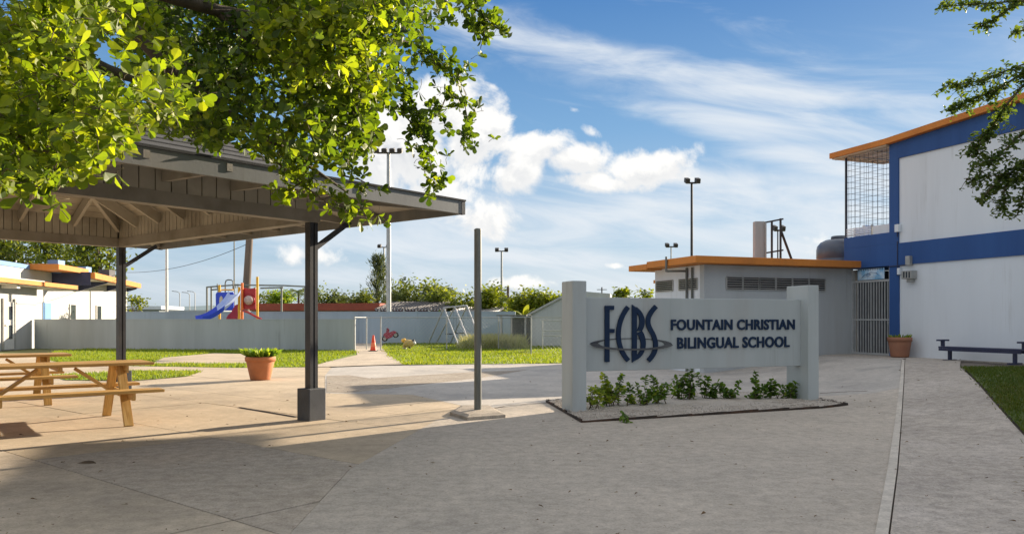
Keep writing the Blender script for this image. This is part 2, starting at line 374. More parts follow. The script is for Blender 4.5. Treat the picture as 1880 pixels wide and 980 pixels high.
M['shingle'] = surf('asphalt_shingle', (.05, .052, .055), (.035, .037, .04), 8, .9, .8, 80)
M['table_wood'] = woodmat('table_wood', (.35, .19, .05), (.53, .32, .095), (.63, .42, .16))
M['gravel'] = surf('white_gravel', (.55, .49, .42), (.44, .39, .335), 30, .9, 1, 120, (.28, .23, .18), 1.8, disp_d=.01)
M['pebble'] = surf('pebble', (.60, .54, .47), (.36, .32, .28), 25, .85)
M['edging'] = surf('rusty_edging', (.045, .032, .024), (.03, .024, .02), 6, .8, .4, 50, (.13, .06, .03), 2)
M['plastic_blue'] = surf('blue_plastic', (.015, .06, .55), (.012, .05, .48), 3, .35, spec=.5)
M['plastic_pale'] = surf('sunworn_blue_plastic', (.42, .50, .75), (.34, .43, .72), 2, .4)
M['plastic_red'] = surf('red_plastic', (.40, .018, .022), (.33, .015, .02), 3, .35, spec=.5)
M['plastic_crim'] = surf('crimson_plastic', (.33, .022, .06), (.27, .018, .05), 6, .4, spec=.5)
M['plastic_yel'] = surf('yellow_paint', (.75, .42, .03), (.66, .36, .025), 3, .4)
M['plastic_ora'] = surf('orange_plastic', (.80, .20, .03), (.72, .17, .03), 3, .45)
M['bubble'] = surf('clear_bubble', (.45, .33, .30), (.38, .28, .26), 8, .15, spec=.7)
M['cone'] = surf('cone_orange', (.80, .075, .02), (.70, .06, .018), 5, .5)
M['rubber'] = surf('rubber', (.018, .018, .018), None, 5, .7)
M['toy_tan'] = surf('tan_plastic', (.52, .36, .10), (.45, .31, .09), 5, .5)
M['toy_dark'] = surf('dark_toy', (.03, .03, .035), None, 5, .5)
M['toy_white'] = surf('white_toy', (.72, .70, .66), None, 5, .5)
M['tank'] = surf('dark_tank', (.08, .10, .14), (.055, .07, .10), 2, .32, .1, 20, spec=.6)
M['brickred'] = surf('red_roof', (.30, .075, .045), (.24, .06, .038), 1, .8)
M['tanwall'] = surf('tan_wall', (.42, .26, .15), (.36, .22, .13), 1, .85)
M['tin'] = surf('corrugated_tin', (.50, .48, .47), (.38, .36, .35), .8, .45, metal=.3)
M['tin_d'] = surf('corrugated_shadow', (.12, .11, .11), None, 1, .6)
M['mural'] = surf('banner_print', (.18, .42, .66), (.62, .74, .84), 3.3, .6, lo=.42, hi=.58)
M['mural_dark'] = surf('banner_ink', (.03, .08, .22), None, 3, .6)
M['doorblue'] = surf('door_blue', (.13, .27, .50), (.11, .24, .45), 2, .6)
M['glass'] = surf('dark_glass', (.05, .06, .07), (.03, .04, .05), 2, .1, spec=.6)
M['box_blue'] = surf('pale_blue_metal', (.14, .27, .50), (.12, .24, .46), 2, .6)
M['hill'] = surf('hill_haze', (.15, .21, .24), (.12, .18, .21), .01, 1)
M['leaf_near'] = leafmat('leaf_near', [(.026, .048, .010), (.075, .12, .014), (.16, .215, .018), (.30, .325, .025)], .52, .46, (1.65, 1.7, .45))  # dark end stands for inner shade, light end for sunlit leaves
M['leaf_fine'] = leafmat('leaf_fine', [(.04, .075, .022), (.07, .115, .03), (.11, .15, .04)], .45, .5)
M['leaf_far'] = leafmat('leaf_far', [(.06, .095, .024), (.115, .155, .034), (.18, .21, .045)], .42, .6)
M['leaf_yel'] = leafmat('leaf_yellow', [(.08, .125, .015), (.135, .175, .02), (.20, .225, .025)], .42, .55)
M['leaf_gray'] = leafmat('leaf_graygreen', [(.045, .07, .035), (.065, .09, .045), (.085, .105, .05)], .25, .6)
M['leaf_shrub'] = leafmat('leaf_shrub', [(.06, .125, .022), (.13, .22, .035), (.32, .38, .05)], .45, .45)
M['blade'] = leafmat('grass_blade', [(.10, .16, .015), (.16, .22, .025), (.24, .26, .05)], .45, .6)
M['blade_s'] = leafmat('grass_blade_shade', [(.05, .09, .012), (.08, .12, .018), (.13, .13, .04)], .35, .6)  # darker copy of the blade, shade put into its colours
M['reed'] = leafmat('reed', [(.24, .26, .08), (.36, .36, .15), (.48, .46, .24)], .4, .7, (1.2, 1.15, .8))
M['litter'] = leafmat('dry_leaf', [(.10, .055, .025), (.20, .13, .06), (.45, .40, .30)], .1, .7, (1, 1, 1))

# ------------------------------------------------------------------ ground
def sheet(name, pts, off, m, parent=None, thick=.0, kind=None, cuts=True, bevel=0):
    """flat polygon (plan points) laid on the ground surface, cut finely where the ground rises"""
    bm = bmesh.new(); vs = [bm.verts.new((p[0], p[1], 0)) for p in pts]; f = bm.faces.new(vs)
    f.normal_update()
    if f.normal.z < 0: f.normal_flip()
    if cuts:
        for k in range(21):
            x = 4.4+.2*k
            bmesh.ops.bisect_plane(bm, geom=bm.verts[:]+bm.edges[:]+bm.faces[:], plane_co=(x, 0, 0), plane_no=(1, 0, 0))
    if thick:
        ext = bmesh.ops.extrude_face_region(bm, geom=bm.faces[:])
        top = {v for v in ext['geom'] if isinstance(v, bmesh.types.BMVert)}
        for v in bm.verts: v.co.z = gz(v.co.x)+off-(0 if v in top else thick)
        bmesh.ops.recalc_face_normals(bm, faces=bm.faces[:])
    else:
        for v in bm.verts: v.co.z = gz(v.co.x)+off
    bmesh.ops.triangulate(bm, faces=[f for f in bm.faces if len(f.verts) > 4], ngon_method='EAR_CLIP')
    me = bpy.data.meshes.new(name); bm.to_mesh(me); bm.free()
    o = link(name, me, m, parent)
    if kind: o['kind'] = kind
    return o
def shrink(pts, d):
    """inset a convex-ish plan polygon by d"""
    pts = [Vector((p[0], p[1])) for p in pts]; n = len(pts)
    area = sum(pts[i].x*pts[(i+1) % n].y-pts[(i+1) % n].x*pts[i].y for i in range(n))
    if area < 0: pts = pts[::-1]
    out = []
    for i in range(n):
        a, b, c = pts[i-1], pts[i], pts[(i+1) % n]
        e1, e2 = (b-a).normalized(), (c-b).normalized()
        n1, n2 = Vector((-e1.y, e1.x)), Vector((-e2.y, e2.x))
        k = 1+n1.dot(n2); out.append(b+(n1+n2)*(d/max(k, .25)))
    return out
def clip(poly, p, n):
    """keep the side of the plan line (p, n) with positive dot"""
    out = []
    for i in range(len(poly)):
        a, b = poly[i], poly[(i+1) % len(poly)]
        da, db = (a-p).dot(n), (b-p).dot(n)
        if da >= 0: out.append(a)
        if (da > 0 and db < 0) or (da < 0 and db > 0): out.append(a+(b-a)*(da/(da-db)))
    return out
def g2(px, py): v = G(px, py); return Vector((v.x, v.y))
sheet('ground', [(-1500, -300), (1500, -300), (1500, 3000), (-1500, 3000)], -.06, M['earth'], kind='structure')
GRASS_Y = 22.9
pave = sheet('pavement', [(-40, -12), (10.6, -12), (10.6, 16.5), (11, 22), (9, 30), (1.9, 22.2), (-2.0, 23.1), (-6, 23.2), (-28, 34.2), (-40, 34)], -.03, M['bed'], kind='structure')
A1, B1 = V2(39.5), V2(-50.5)      # pavilion grid directions: A1 = P1, B1 = P2
a2, b2 = Vector((A1.x, A1.y)), Vector((B1.x, B1.y))
# left plaza: strips between joints of constant u, further cut across
bnd = [Vector((-40, -12)), Vector((-.62, -12)), Vector((-1.34, 4.6)), g2(642, 862), g2(802, 771), g2(878, 751), g2(905, 700), g2(760, 678), g2(609, 674.6), Vector((-6.1, 23.0)), Vector((-28, 34.1)), Vector((-40, 34))]
us = [-20, -3.5, .9, 2.745, 4.52, 6.31, 7.25, 9.1, 11.0, 13.4, 16, 40]
vcuts = [-60, -24, -15.2, -11.4, -8.0, -4.6, 40]
for i in range(len(us)-1):
    for j in range(len(vcuts)-1):
        q = bnd
        for p, n in ((a2*us[i], a2), (a2*us[i+1], -a2), (-b2*vcuts[j], -b2), (-b2*vcuts[j+1], b2)):
            if len(q) > 2: q = clip(q, p, n)
        left = []
        for p in q:
            if not left or (p-left[-1]).length > .02: left.append(p)
        if len(left) > 2 and (left[0]-left[-1]).length < .02: left.pop()
        if len(left) < 3: continue
        ar = abs(sum(left[k].x*left[(k+1) % len(left)].y-left[(k+1) % len(left)].x*left[k].y for k in range(len(left))))/2
        if ar < .05: continue
        m = M['conc_light'] if us[i] < 2.7 else (M['conc_dark'] if us[i] < 4.5 and vcuts[j] >= -8.1 else M['conc_warm'])
        sheet('slab', shrink(left, .007), .0004*((i*7+j*3) % 9), m, pave, thick=.02)
# apron in front, light panels by the gate, walk on the right
SL = [(1607, 980), (1630, 860), (1645, 760), (1652, 700), (1656, 661)]
curb_l = [g2(1560, 1500)]+[g2(*p) for p in SL]
curb_r = [g2(1590, 1500)]+[g2(p[0]+(24, 17, 10, 7, 5)[i], p[1]) for i, p in enumerate(SL)]
near_l = [Vector((-1.35+.02, 4.6)), Vector((-1.0, -12))]
apron = [g2(1300, 1000+400), g2(1560, 1500)]
ap = [Vector((-.62, -12)), Vector((curb_l[0].x+.3, -12))]+curb_l[:-2]+[g2(1651, 712), g2(1600, 722), g2(1500, 727), g2(1300, 733), g2(1040, 737), g2(880, 752), g2(802, 771), g2(642, 862), Vector((-1.34, 4.6))]
sheet('slab', ap, .0046, M['conc_gray'], pave, thick=.03)
mid = [g2(1651, 712), g2(1655, 661), g2(1500, 652), g2(1330, 657), g2(1040, 667), g2(900, 668.5), g2(700, 671), g2(609, 674.6), g2(597, 689), g2(597, 721.6), g2(640, 722.6), g2(758, 724.6), g2(878, 751), g2(1040, 737), g2(1300, 733), g2(1500, 727), g2(1600, 722)]
sheet('slab', mid, .0042, M['conc_pale'], pave, thick=.03)
sheet('asphalt_patch', [g2(600, 690), g2(640, 688.5), g2(680, 694.5), g2(870, 682.6), g2(966, 679.4), g2(886, 693), g2(640, 721.3), g2(599, 720)], .007, M['asphalt'], pave, thick=.006)
sheet('curb_strip', curb_l+curb_r[::-1], .014, M['curb'], pave, thick=.05)
walk = curb_r+[g2(1661, 656), g2(1500, 648), Vector((8.7, 20.7)), Vector((9.5, 20.2)), Vector((9.4, 19.0)), Vector((9.62, 18.3)), Vector((10.45, 16.2)), g2(1763, 674), g2(1880, 800), g2(2100, 1040), g2(2600, 1500), Vector((curb_r[0].x+3, -12)), Vector((curb_r[0].x+.4, -12))]
wk = [curb_r[0]+Vector((.012, 0))]+[p+Vector((.012, 0)) for p in curb_r[1:]]+[g2(1664, 657), g2(1764, 661), g2(1762, 675), g2(1880, 800), g2(2100, 1040), g2(2600, 1500)]
sheet('slab', wk, .006, M['conc_walk'], pave, thick=.03)
sheet('slab', [g2(1500, 651), g2(1655, 660), g2(1664, 656.5), g2(1764, 660.5), Vector((10.85, 15.0)), Vector((10.9, 15.9)), Vector((9.4, 19.2)), Vector((8.9, 20.8)), Vector((8.2, 20.3))], -.002, M['conc_walk'], pave, thick=.03)

# lawns (soil sheets, grass blades on them)
lawn_l = [(100, 646), (160, 641), (655, 644), (655, 652), (600, 664), (565, 674), (430, 675), (130, 670), (85, 660)]
lawn_p = [(120, 698), (96, 689), (240, 682), (370, 681.5), (345, 691), (250, 699)]
lawn_r = [(702, 640), (706, 629), (1115, 629), (1115, 665), (1030, 667), (800, 669.5), (737, 669.5), (715, 655)]
lawn_s = [(1767, 676), (1884, 800), (2120, 1040), (2300, 1040), (2120, 676)]
def P2(l): return [g2(*p) for p in l]
sheet('lawn', P2(lawn_l), .006, M['lawn'], kind='structure'); sheet('lawn', P2(lawn_p), .012, M['lawn'], kind='structure')
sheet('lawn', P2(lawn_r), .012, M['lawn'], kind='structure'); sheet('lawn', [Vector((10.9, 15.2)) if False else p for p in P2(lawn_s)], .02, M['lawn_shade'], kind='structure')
sheet('path', P2([(652, 640), (654, 629), (700, 629), (704, 640), (720, 655), (742, 669.3), (700, 670.5), (612, 673.5), (568, 674), (604, 664), (656, 652)]), .016, M['conc_light'], kind='structure')
sheet('path', P2([(280, 667), (300, 657), (395, 648.5), (456, 650), (470, 660), (452, 667.5)]), .012, M['conc_warm'], kind='structure')
def in_poly(pt, poly):
    c = False; n = len(poly)
    for i in range(n):
        a, b = poly[i], poly[i-1]
        if (a[1] > pt[1]) != (b[1] > pt[1]) and pt[0] < (b[0]-a[0])*(pt[1]-a[1])/(b[1]-a[1])+a[0]: c = not c
    return c
def tone_attr(me, tones):
    at = me.attributes.new('tone', 'FLOAT', 'FACE'); at.data.foreach_set('value', tones)
def blades(name, poly, n, h, m, off, label=None, avoid=()):
    xs = [p[0] for p in poly]; ys = [p[1] for p in poly]; v = []; f = []; t = []
    k = 0; tries = 0
    while k < n and tries < n*8:
        tries += 1
        x, y = random.uniform(min(xs), max(xs)), random.uniform(min(ys), max(ys))
        if not in_poly((x, y), poly) or any(in_poly((x, y), q) for q in avoid): continue
        g = mnoise.noise(Vector((x*.9, y*.9, 0)))
        if random.random() > .62+.6*g: continue
        if random.random() < .5: x += random.gauss(0, h*.9); y += random.gauss(0, h*.9)
        z = gz(x)+off; hh = h*random.uniform(.5, 1.3); a = random.uniform(0, 6.28); w = hh*.16+.004
        dx, dy = math.cos(a)*w, math.sin(a)*w; lx, ly = random.gauss(0, hh*.45), random.gauss(0, hh*.45)
        b = len(v); v += [(x-dx, y-dy, z), (x+dx, y+dy, z), (x+lx, y+ly, z+hh)]; f.append((b, b+1, b+2)); t.append(max(0, min(1, random.random()*.7+.3*(g+.5)))); k += 1
    me = bpy.data.meshes.new(name); me.from_pydata(v, [], f); tone_attr(me, t); me.update()
    return tag(link(name, me, m), label, kind='stuff')
pl, pp, pr, ps = P2(lawn_l), P2(lawn_p), P2(lawn_r), P2(lawn_s)
blades('grass', pl, 26000, .07, M['blade'], .005, avoid=(P2([(276, 668), (298, 656), (395, 648), (458, 649.5), (472, 660), (453, 668)]), P2([(640, 652), (668, 645), (668, 656), (630, 672), (590, 676), (600, 664)]))); blades('grass', pp, 3500, .06, M['blade'], .01); blades('grass', pr, 42000, .07, M['blade'], .01)
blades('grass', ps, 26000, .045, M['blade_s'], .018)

# hills far behind
def hills():
    mb = MB(); n = 60
    for k in range(n):
        pass
    xs = [-1400+2800*k/n for k in range(n+1)]
    tops = [Vector((x, 2300, 20+14*mnoise.noise(Vector((x*.004, 3, 0)))+8*mnoise.noise(Vector((x*.013, 7, 0)))+(16*math.exp(-((x+980)/260)**2)))) for x in xs]
    vs = []
    for t in tops: vs += [Vector((t.x, t.y-500, -.5)), Vector((t.x, t.y-180, t.z*.55)), t, Vector((t.x, t.y+500, -.5))]
    fs = []
    for k in range(n):
        for j in range(3): a = 4*k+j; fs.append((a, a+4, a+5, a+1))
    mb.add(vs, fs, True); o = mb.build('hills', M['hill']); o['kind'] = 'structure'
hills()

# ------------------------------------------------------------------ large structures
V1D, V2D = V2(-20.7), V2(69.3)        # the two directions of the school's grid
# --- two-storey blue and white building
K = Vector((9.30, 19.2, 0)); wt, wm = -V1D, V2D          # along the wall towards the camera / into the building
BZ = .36
bb = thing('school_building', (K.x, K.y, .4), 'two-storey blue and white school building with an orange roof edge and a grilled corner balcony', 'building')
def bx(rt, rd, rz): return MB().fbox(K, wt, wm, rt, rd, rz)
bx((.285, 22), (.035, 8), (BZ-.3, 2.62)).build('lower_wall', M['white'], bb)
bx((0, .285), (0, 8), (BZ-.3, 2.62)).build('corner_pier', M['blue'], bb)
bx((-1.48, 22), (0, 8), (2.62, 3.15)).build('floor_band', M['blue'], bb)
bx((-1.48, 0), (0, .14), (3.152, 3.44)).build('balcony_parapet', M['blue'], bb)
bx((0, .27), (0, 8), (3.152, 5.56)).build('upper_pier', M['blue'], bb)
bx((.272, 22), (.035, 8), (3.152, 5.21)).build('upper_wall', M['white'], bb)
bx((.272, 22), (0, 8), (5.212, 5.56)).build('roof_band', M['blue'], bb)
MB().prism([K+wt*t+wm*.001+Z*z for t, z in ((.0, 5.561), (22, 5.561), (22, 6.69), (.0, 5.597))], wm*8).build('roof_band', M['blue'], bb)
def slope_box(t0, t1, d0, d1, za, zb, g):
    q = [K+wt*t+wm*d0+Z*(z+g*max(0, t)) for t, z in ((t0, za), (t1, za), (t1, zb), (t0, zb))]
    return MB().prism(q, wm*(d1-d0))
slope_box(-.01, 22.4, -.14, 8.4, 5.60, 5.74, .05).build('roof', M['orange'], bb)
bx((-1.86, -.011), (-.14, 1.75), (5.60, 5.74)).build('balcony_roof', M['orange'], bb)
bx((-1.80, -.003), (-.10, 1.7), (5.565, 5.598)).build('soffit', M['cream'], bb)
mb = MB()
for k in range(5): mb.fbox(K, wt, wm, (-1.78, -.02), (.0+.36*k-.012, .0+.36*k+.012), (5.552, 5.567))
for k in range(2): mb.fbox(K, wt, wm, (-1.25+.7*k-.012, -1.25+.7*k+.012), (-.08, 1.68), (5.551, 5.566))
mb.build('soffit_joint', M['pav_wood'], bb)
bx((-1.46, -1.36), (.6, 1.75), (3.152, 3.80)).build('rear_parapet', M['white'], bb)
bx((-1.46, -1.39), (.30, .60), (3.152, 3.72)).build('rear_parapet', M['white'], bb)
for k in range(5):
    z = 3.465+.045*k
    bx((-1.44, -.62-.03*(k % 2)), (.03, .06), (z, z+.024)).build('louver_slat', M['white'], bb)
bx((-.60, -.57), (.02, .08), (3.442, 3.70)).build('louver_post', M['alum'], bb)
bx((-.55, -.002), (.04, .07), (3.442, 3.66)).build('balcony_screen', M['white'], bb)
gm = MB()
for k in range(11): t = -1.45+.145*k; gm.tube(K+wt*t+wm*.07+Z*3.44, K+wt*t+wm*.07+Z*5.56, .0045, n=4, cap=False)
for k in range(14): z = 3.50+.155*k; gm.tube(K+wt*-1.47+wm*.07+Z*z, K+wm*.07+Z*z, .0045, n=4, cap=False)
for k in range(9): d = .12+.2*k; gm.tube(K+wt*-1.44+wm*d+Z*3.8, K+wt*-1.44+wm*d+Z*5.56, .0045, n=4, cap=False)
for k in range(12): z = 3.86+.15*k; gm.tube(K+wt*-1.44+wm*.05+Z*z, K+wt*-1.44+wm*1.74+Z*z, .0045, n=4, cap=False)
tag(gm.build('window_grille', M['steel_dark'], bb), kind='stuff')
bx((-1.475, -1.43), (.02, .065), (3.442, 5.56)).build('grille_post', M['steel_dark'], bb)
cb = MB()
for z0, z1 in ((3.3, 3.62), (2.36, 3.2)): cb.tube(K+wt*.255-wm*.012+Z*z0, K+wt*.255-wm*.012+Z*z1, .012, n=6)
cb.tube(K+wt*.0-wm*.012+Z*2.60, K+wt*.62-wm*.012+Z*2.60, .012, n=6)
cb.build('conduit', M['navy'], bb)
def wallbox(px0, py0, px1, py1, dep, name, m, bevel=.008):
    p = on_plane((px0+px1)/2, (py0+py1)/2, K, wm); t = (p-K).dot(wt)
    a = on_plane(px0, (py0+py1)/2, K, wm); c = on_plane(px1, (py0+py1)/2, K, wm)
    hw = abs((c-a).dot(wt))/2; hh = abs(on_plane(px0, py0, K, wm).z-on_plane(px0, py1, K, wm).z)/2
    return MB().fbox(K, wt, wm, (t-hw, t+hw), (-dep, .03), (p.z-hh, p.z+hh)).build(name, m, bb, bevel=bevel)
wallbox(1646, 412, 1653, 426, .07, 'junction_box', M['white'])
wallbox(1667, 470, 1675, 487, .09, 'junction_box', M['alum'])
wallbox(1650, 492, 1655, 504, .06, 'junction_box', M['white'])
lb = wallbox(1664, 497, 1682, 512, .16, 'flood_lamp', M['alum'])
wallbox(1670, 512, 1678, 518, .10, 'flood_lamp_bracket', M['alum'])
for s in (1667.5, 1672.5, 1677.5): wallbox(s, 499, s+2.4, 510, .166, 'lamp_lens', M['glass'], 0)
# --- gate in the passage under the balcony
g0, g1 = K+wt*-1.235+wm*.06, K+wt*-.01+wm*.06
gt = thing('security_gate', ((g0+g1)/2).to_tuple()[:2]+(.4,), 'closed grey barred metal gate between the grey block and the blue corner pier', 'gate')
gl = (g1-g0).length; top, bot, midz = 2.27, .43, 1.29
for z, h in ((top, .05), (midz, .035), (bot, .05)): MB().bar(g0+Z*z, g1+Z*z, .04, h).build('rail', M['gate_paint'], gt)
for s in (0.012, gl-.012): MB().bar(g0+wt*s+Z*.40, g0+wt*s+Z*2.58, .05, .05, wt).build('gate_post', M['gate_paint'], gt)
nb = 13
bar_me = None
for k in range(nb):
    p = g0+wt*(.09+(gl-.18)*k/(nb-1))
    o = MB().bar(p+Z*(bot+.025), p+Z*(top-.025), .034 if k != 6 else .05, .02, wt).build('bar', M['gate_paint'], gt)
for z in (1.18, 1.22, .62): MB().fbox(K, wt, wm, (-.055, .03), (.01, .05), (z, z+.018)).build('hinge', M['gate_paint'], gt)
# dark passage behind the gate
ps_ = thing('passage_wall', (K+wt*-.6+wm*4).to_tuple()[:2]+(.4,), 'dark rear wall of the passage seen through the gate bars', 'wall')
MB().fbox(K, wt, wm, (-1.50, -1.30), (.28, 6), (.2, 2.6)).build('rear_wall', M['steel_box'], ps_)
bn = thing('gate_banner', (g0+wt*.66+Z*2.3).to_tuple(), 'small blue and white banner hung above the grey barred gate', 'banner')
MB().fbox(K, wt, wm, (-1.06, -.20), (.045, .06), (2.31, 2.585)).build('panel', M['mural'], bn)
def swoosh(pts, w):
    mb = MB()
    for a, b in zip(pts[:-1], pts[1:]):
        A, B = K+wt*a[0]+wm*.041+Z*a[1], K+wt*b[0]+wm*.041+Z*b[1]; mb.bar(A, B, .004, w, wm)
    return mb
swoosh([(-.92, 2.36), (-.82, 2.44), (-.72, 2.47), (-.62, 2.44), (-.70, 2.40), (-.78, 2.42), (-.62, 2.5), (-.45, 2.47), (-.38, 2.42)], .018).build('lettering', M['mural_dark'], bn)
swoosh([(-1.0, 2.34), (-.8, 2.39), (-.55, 2.38), (-.3, 2.35)], .012).build('lettering', M['toy_white'], bn)
for k in range(11): MB().fbox(K, wt, wm, (-1.03+.076*k, -1.0+.076*k), (.036, .045), (2.55, 2.578)).build('bunting', M['navy'], bn)

# --- low grey utility block with an orange roof
O = Vector((4.63, 18.77, 0)); ur, ub = V2D, V1D
ubd = thing('utility_building', (O.x+2, O.y+1.5, .2), 'low grey utility block with louvered vents and an orange roof edge behind the sign', 'building')
FR = 4.60
def ux(rr, rb, rz): return MB().fbox(O, ur, ub, rr, rb, rz)
ux((0, FR), (0, .18), (-.05, 2.62)).build('front_wall', M['stucco_gray'], ubd)
ux((0, .18), (.182, 2.25), (-.05, 2.62)).build('side_wall', M['white'], ubd)
ux((.182, FR), (2.07, 2.25), (-.05, 2.62)).build('rear_wall', M['stucco_gray'], ubd)
ux((FR-.18, FR), (.182, 2.068), (-.05, 2.62)).build('side_wall', M['stucco_gray'], ubd)
ux((2.9, FR+2.5), (2.252, 6.6), (-.05, 2.5)).build('added_wing', M['stucco_gray'], ubd)  # unseen wing, roofed below, added to deepen the block's shadow
ux((-.47, 4.72), (-.35, 1.9), (2.63, 2.80)).build('roof', M['orange'], ubd, bevel=.012)
ux((-.47, 4.0), (1.902, 2.85), (2.60, 2.75)).build('roof', M['orange'], ubd, bevel=.012)
ux((2.8, FR+2.5), (2.852, 7.0), (2.51, 2.62)).build('roof', M['orange'], ubd)
def louver(face, a0, a1, z0, z1):
    """vent: frame (part) with slats (sub-parts) on the front or the side wall"""
    if face == 'front': f = lambda a, d, z: O+ur*a-ub*d+Z*z; ax, ay = ur, -ub
    else: f = lambda a, d, z: O+ub*a-ur*d+Z*z; ax, ay = ub, -ur
    mb = MB(); w = .02
    for (p, q) in (((a0, z0), (a1, z0)), ((a0, z1), (a1, z1))): mb.bar(f(p[0], .012, p[1]), f(q[0], .012, q[1]), .04, w)
    for a in (a0, a1): mb.bar(f(a, .010, z0+w/2), f(a, .010, z1-w/2), w, .04, ax)
    fr = mb.build('louver_window', M['alum'], ubd)
    MB().obox(f((a0+a1)/2, .002, (z0+z1)/2), ax*(a1-a0)/2*.98, ay*.002, Z*(z1-z0)/2*.98).build('vent_dark_plate', M['black'], fr)  # black plate on the solid wall paints the dark behind the slats
    ns = max(4, int((z1-z0)/.052))
    for k in range(ns):
        z = z0+.02+(z1-z0-.03)*(k+.4)/ns
        MB().obox(f((a0+a1)/2, .020, z), ax*(a1-a0-w)/2, (ay*.020-Z*.008), Z*.006+ay*.003).build('slat', M['alum'], fr)
fa = lambda px: (on_plane(px, 515, O, -ub)-O).dot(ur)
xs = [1333+182*k/6 for k in range(7)]
for k in range(6): louver('front', fa(xs[k])+.004, fa(xs[k+1])-.004, 2.03, 2.34)
sa = lambda px: (on_plane(px, 520, O, -ur)-O).dot(ub)
louver('side', sa(1281), sa(1247), 2.03, 2.31); louver('side', sa(1236), sa(1205), 2.03, 2.31)
for px in (1263, 1273):
    a = sa(px); MB().tube(O+ub*a-ur*.04+Z*.0, O+ub*a-ur*.04+Z*2.58, .03, n=8).build('downpipe', M['galv_dull'], ubd)
a = sa(1263); MB().tube(O+ub*a-ur*.04+Z*2.5, O+ub*(a+.2)-ur*.5+Z*2.5, .028, n=8).build('downpipe', M['galv_dull'], ubd)
MB().tube(O+ub*(a+.2)-ur*.5+Z*2.48, O+ub*(a+.2)-ur*.5+Z*2.86, .028, n=8).build('downpipe', M['galv_dull'], ubd)
# tank and the steel frame on its roof
TB = P(1541, 470, 21.6); TB.z = 2.80 if False else 2.725
tk = thing('water_tank', TB.to_tuple(), 'dark round-shouldered water tank on the low roof beside the blue balcony', 'tank')
MB().lathe(TB, [(0, 0), (.58, 0), (.60, .03), (.60, .22), (.585, .24), (.60, .26), (.60, .50), (.58, .60), (.50, .70), (.36, .77), (.24, .79), (0, .79)], 32).build('body', M['tank'], tk)
MB().lathe(TB, [(0, .79), (.22, .79), (.22, .86), (.19, .88), (0, .88)], 24).build('lid', M['tank'], tk)
FB = P(1410, 470, 20.3); FB.z = 2.725
fr = thing('roof_frame', FB.to_tuple(), 'rusty steel frame with a pale upright box standing on the grey block roof', 'frame')
def fq(px, py): q = P(px, py, 20.3); return q
MB().obox(Vector((fq(1393, 470).x, 20.3, (2.8+fq(1393, 407).z)/2)), Vector((.125, 0, 0)), Vector((0, .10, 0)), Z*(fq(1393, 407).z-2.8)/2).build('box', M['stucco_gray'], fr, bevel=.01)
MB().obox(Vector((fq(1401, 470).x+.015, 20.25, (2.8+fq(1393, 410).z)/2)), Vector((.02, 0, 0)), Vector((0, .12, 0)), Z*(fq(1393, 410).z-2.8)/2).build('box_side', M['alum'], fr)
for px, t in ((1417, 405), (1433, 401)): MB().bar(Vector((fq(px, 470).x, 20.3, 2.73)), fq(px, t), .045, .045, Vector((1, 0, 0))).build('post', M['pole_dark'], fr)
MB().bar(fq(1402, 409), fq(1438, 402), .04, .04).build('rail', M['pole_dark'], fr)
MB().bar(fq(1402, 465), fq(1438, 459), .04, .04).build('rail', M['pole_dark'], fr)
MB().bar(fq(1434, 424), Vector((fq(1462, 472).x, 20.5, 2.73)), .045, .045).build('strut', M['pole_dark'], fr)

# --- school sign
SB = Vector((.829, 10.68, 0)); sr, sk = V2D, V1D
sg = thing('school_sign', (SB.x+2, SB.y+.9, 0), 'grey stucco school sign wall between two square pillars with navy raised lettering', 'sign')
def sx(rr, rk, rz): return MB().fbox(SB, sr, sk, rr, rk, rz)
sx((0, .215), (0, .36), (-.05, 1.83)).build('pillar', M['sign_gray'], sg, bevel=.012)
sx((4.04, 4.245), (0, .50), (-.05, 1.83)).build('pillar', M['sign_gray'], sg, bevel=.012)
sx((.213, 4.042), (.17, .31), (.569, 1.61)).build('panel', M['sign_gray'], sg, bevel=.008)
PF = SB+sk*.17                                   # front plane of the panel
def sp_(px, py): q = on_plane(px, py, PF, -sk); return (q-PF).dot(sr), q.z
def spt(a, z, d=0): return PF+sr*a+Z*z-sk*d
def outline(pxs, name, d0, d1, m, par):
    mb = MB(); mb.prism([spt(*sp_(*p), d0) for p in pxs], -sk*(d1-d0)); return mb.build(name, m, par)
def L4(c): return (1070+c[0]/6.125, 530+c[1]/6.125)
def stroke(cl, w):
    """constant-width stroke along a centre line in logo pixels -> outline"""
    Lp, Rp = [], []
    for i, p in enumerate(cl):
        d = Vector(cl[min(i+1, len(cl)-1)])-Vector(cl[max(i-1, 0)]); n = Vector((-d.y, d.x)).normalized()*w/2
        Lp.append((p[0]+n.x, p[1]+n.y)); Rp.append((p[0]-n.x, p[1]-n.y))
    return Lp, Rp
def ribbon(cl, w, name, d0, d1, m, par):
    A, Bq = stroke(cl, w); mb = MB()
    for i in range(len(cl)-1):
        mb.prism([spt(*sp_(*L4(q)), d0) for q in (A[i], A[i+1], Bq[i+1], Bq[i])], -sk*(d1-d0))
    return mb
def bez(p0, p1, p2, p3, n=14):
    out = []
    for i in range(n+1):
        t = i/n; out.append(tuple(p0[k]*(1-t)**3+3*p1[k]*t*(1-t)**2+3*p2[k]*t*t*(1-t)+p3[k]*t**3 for k in (0, 1)))
    return out
D0, D1 = .012, .032
mbF = MB()
for pl_ in ([(238, 190), (291, 190), (291, 820), (238, 820)], [(291, 190), (343, 190), (340, 238), (291, 238)], [(291, 450), (348, 450), (346, 494), (291, 494)]):
    mbF.prism([spt(*sp_(*L4(q)), D0) for q in pl_], -sk*(D1-D0))
mbF.build('letter', M['sign_navy'], sg)
ribbon(bez((500, 205), (360, 380), (350, 640), (503, 805), 22), 50, 'letter', D0, D1, M['sign_navy'], sg).build('letter', M['sign_navy'], sg)
mbB = MB()
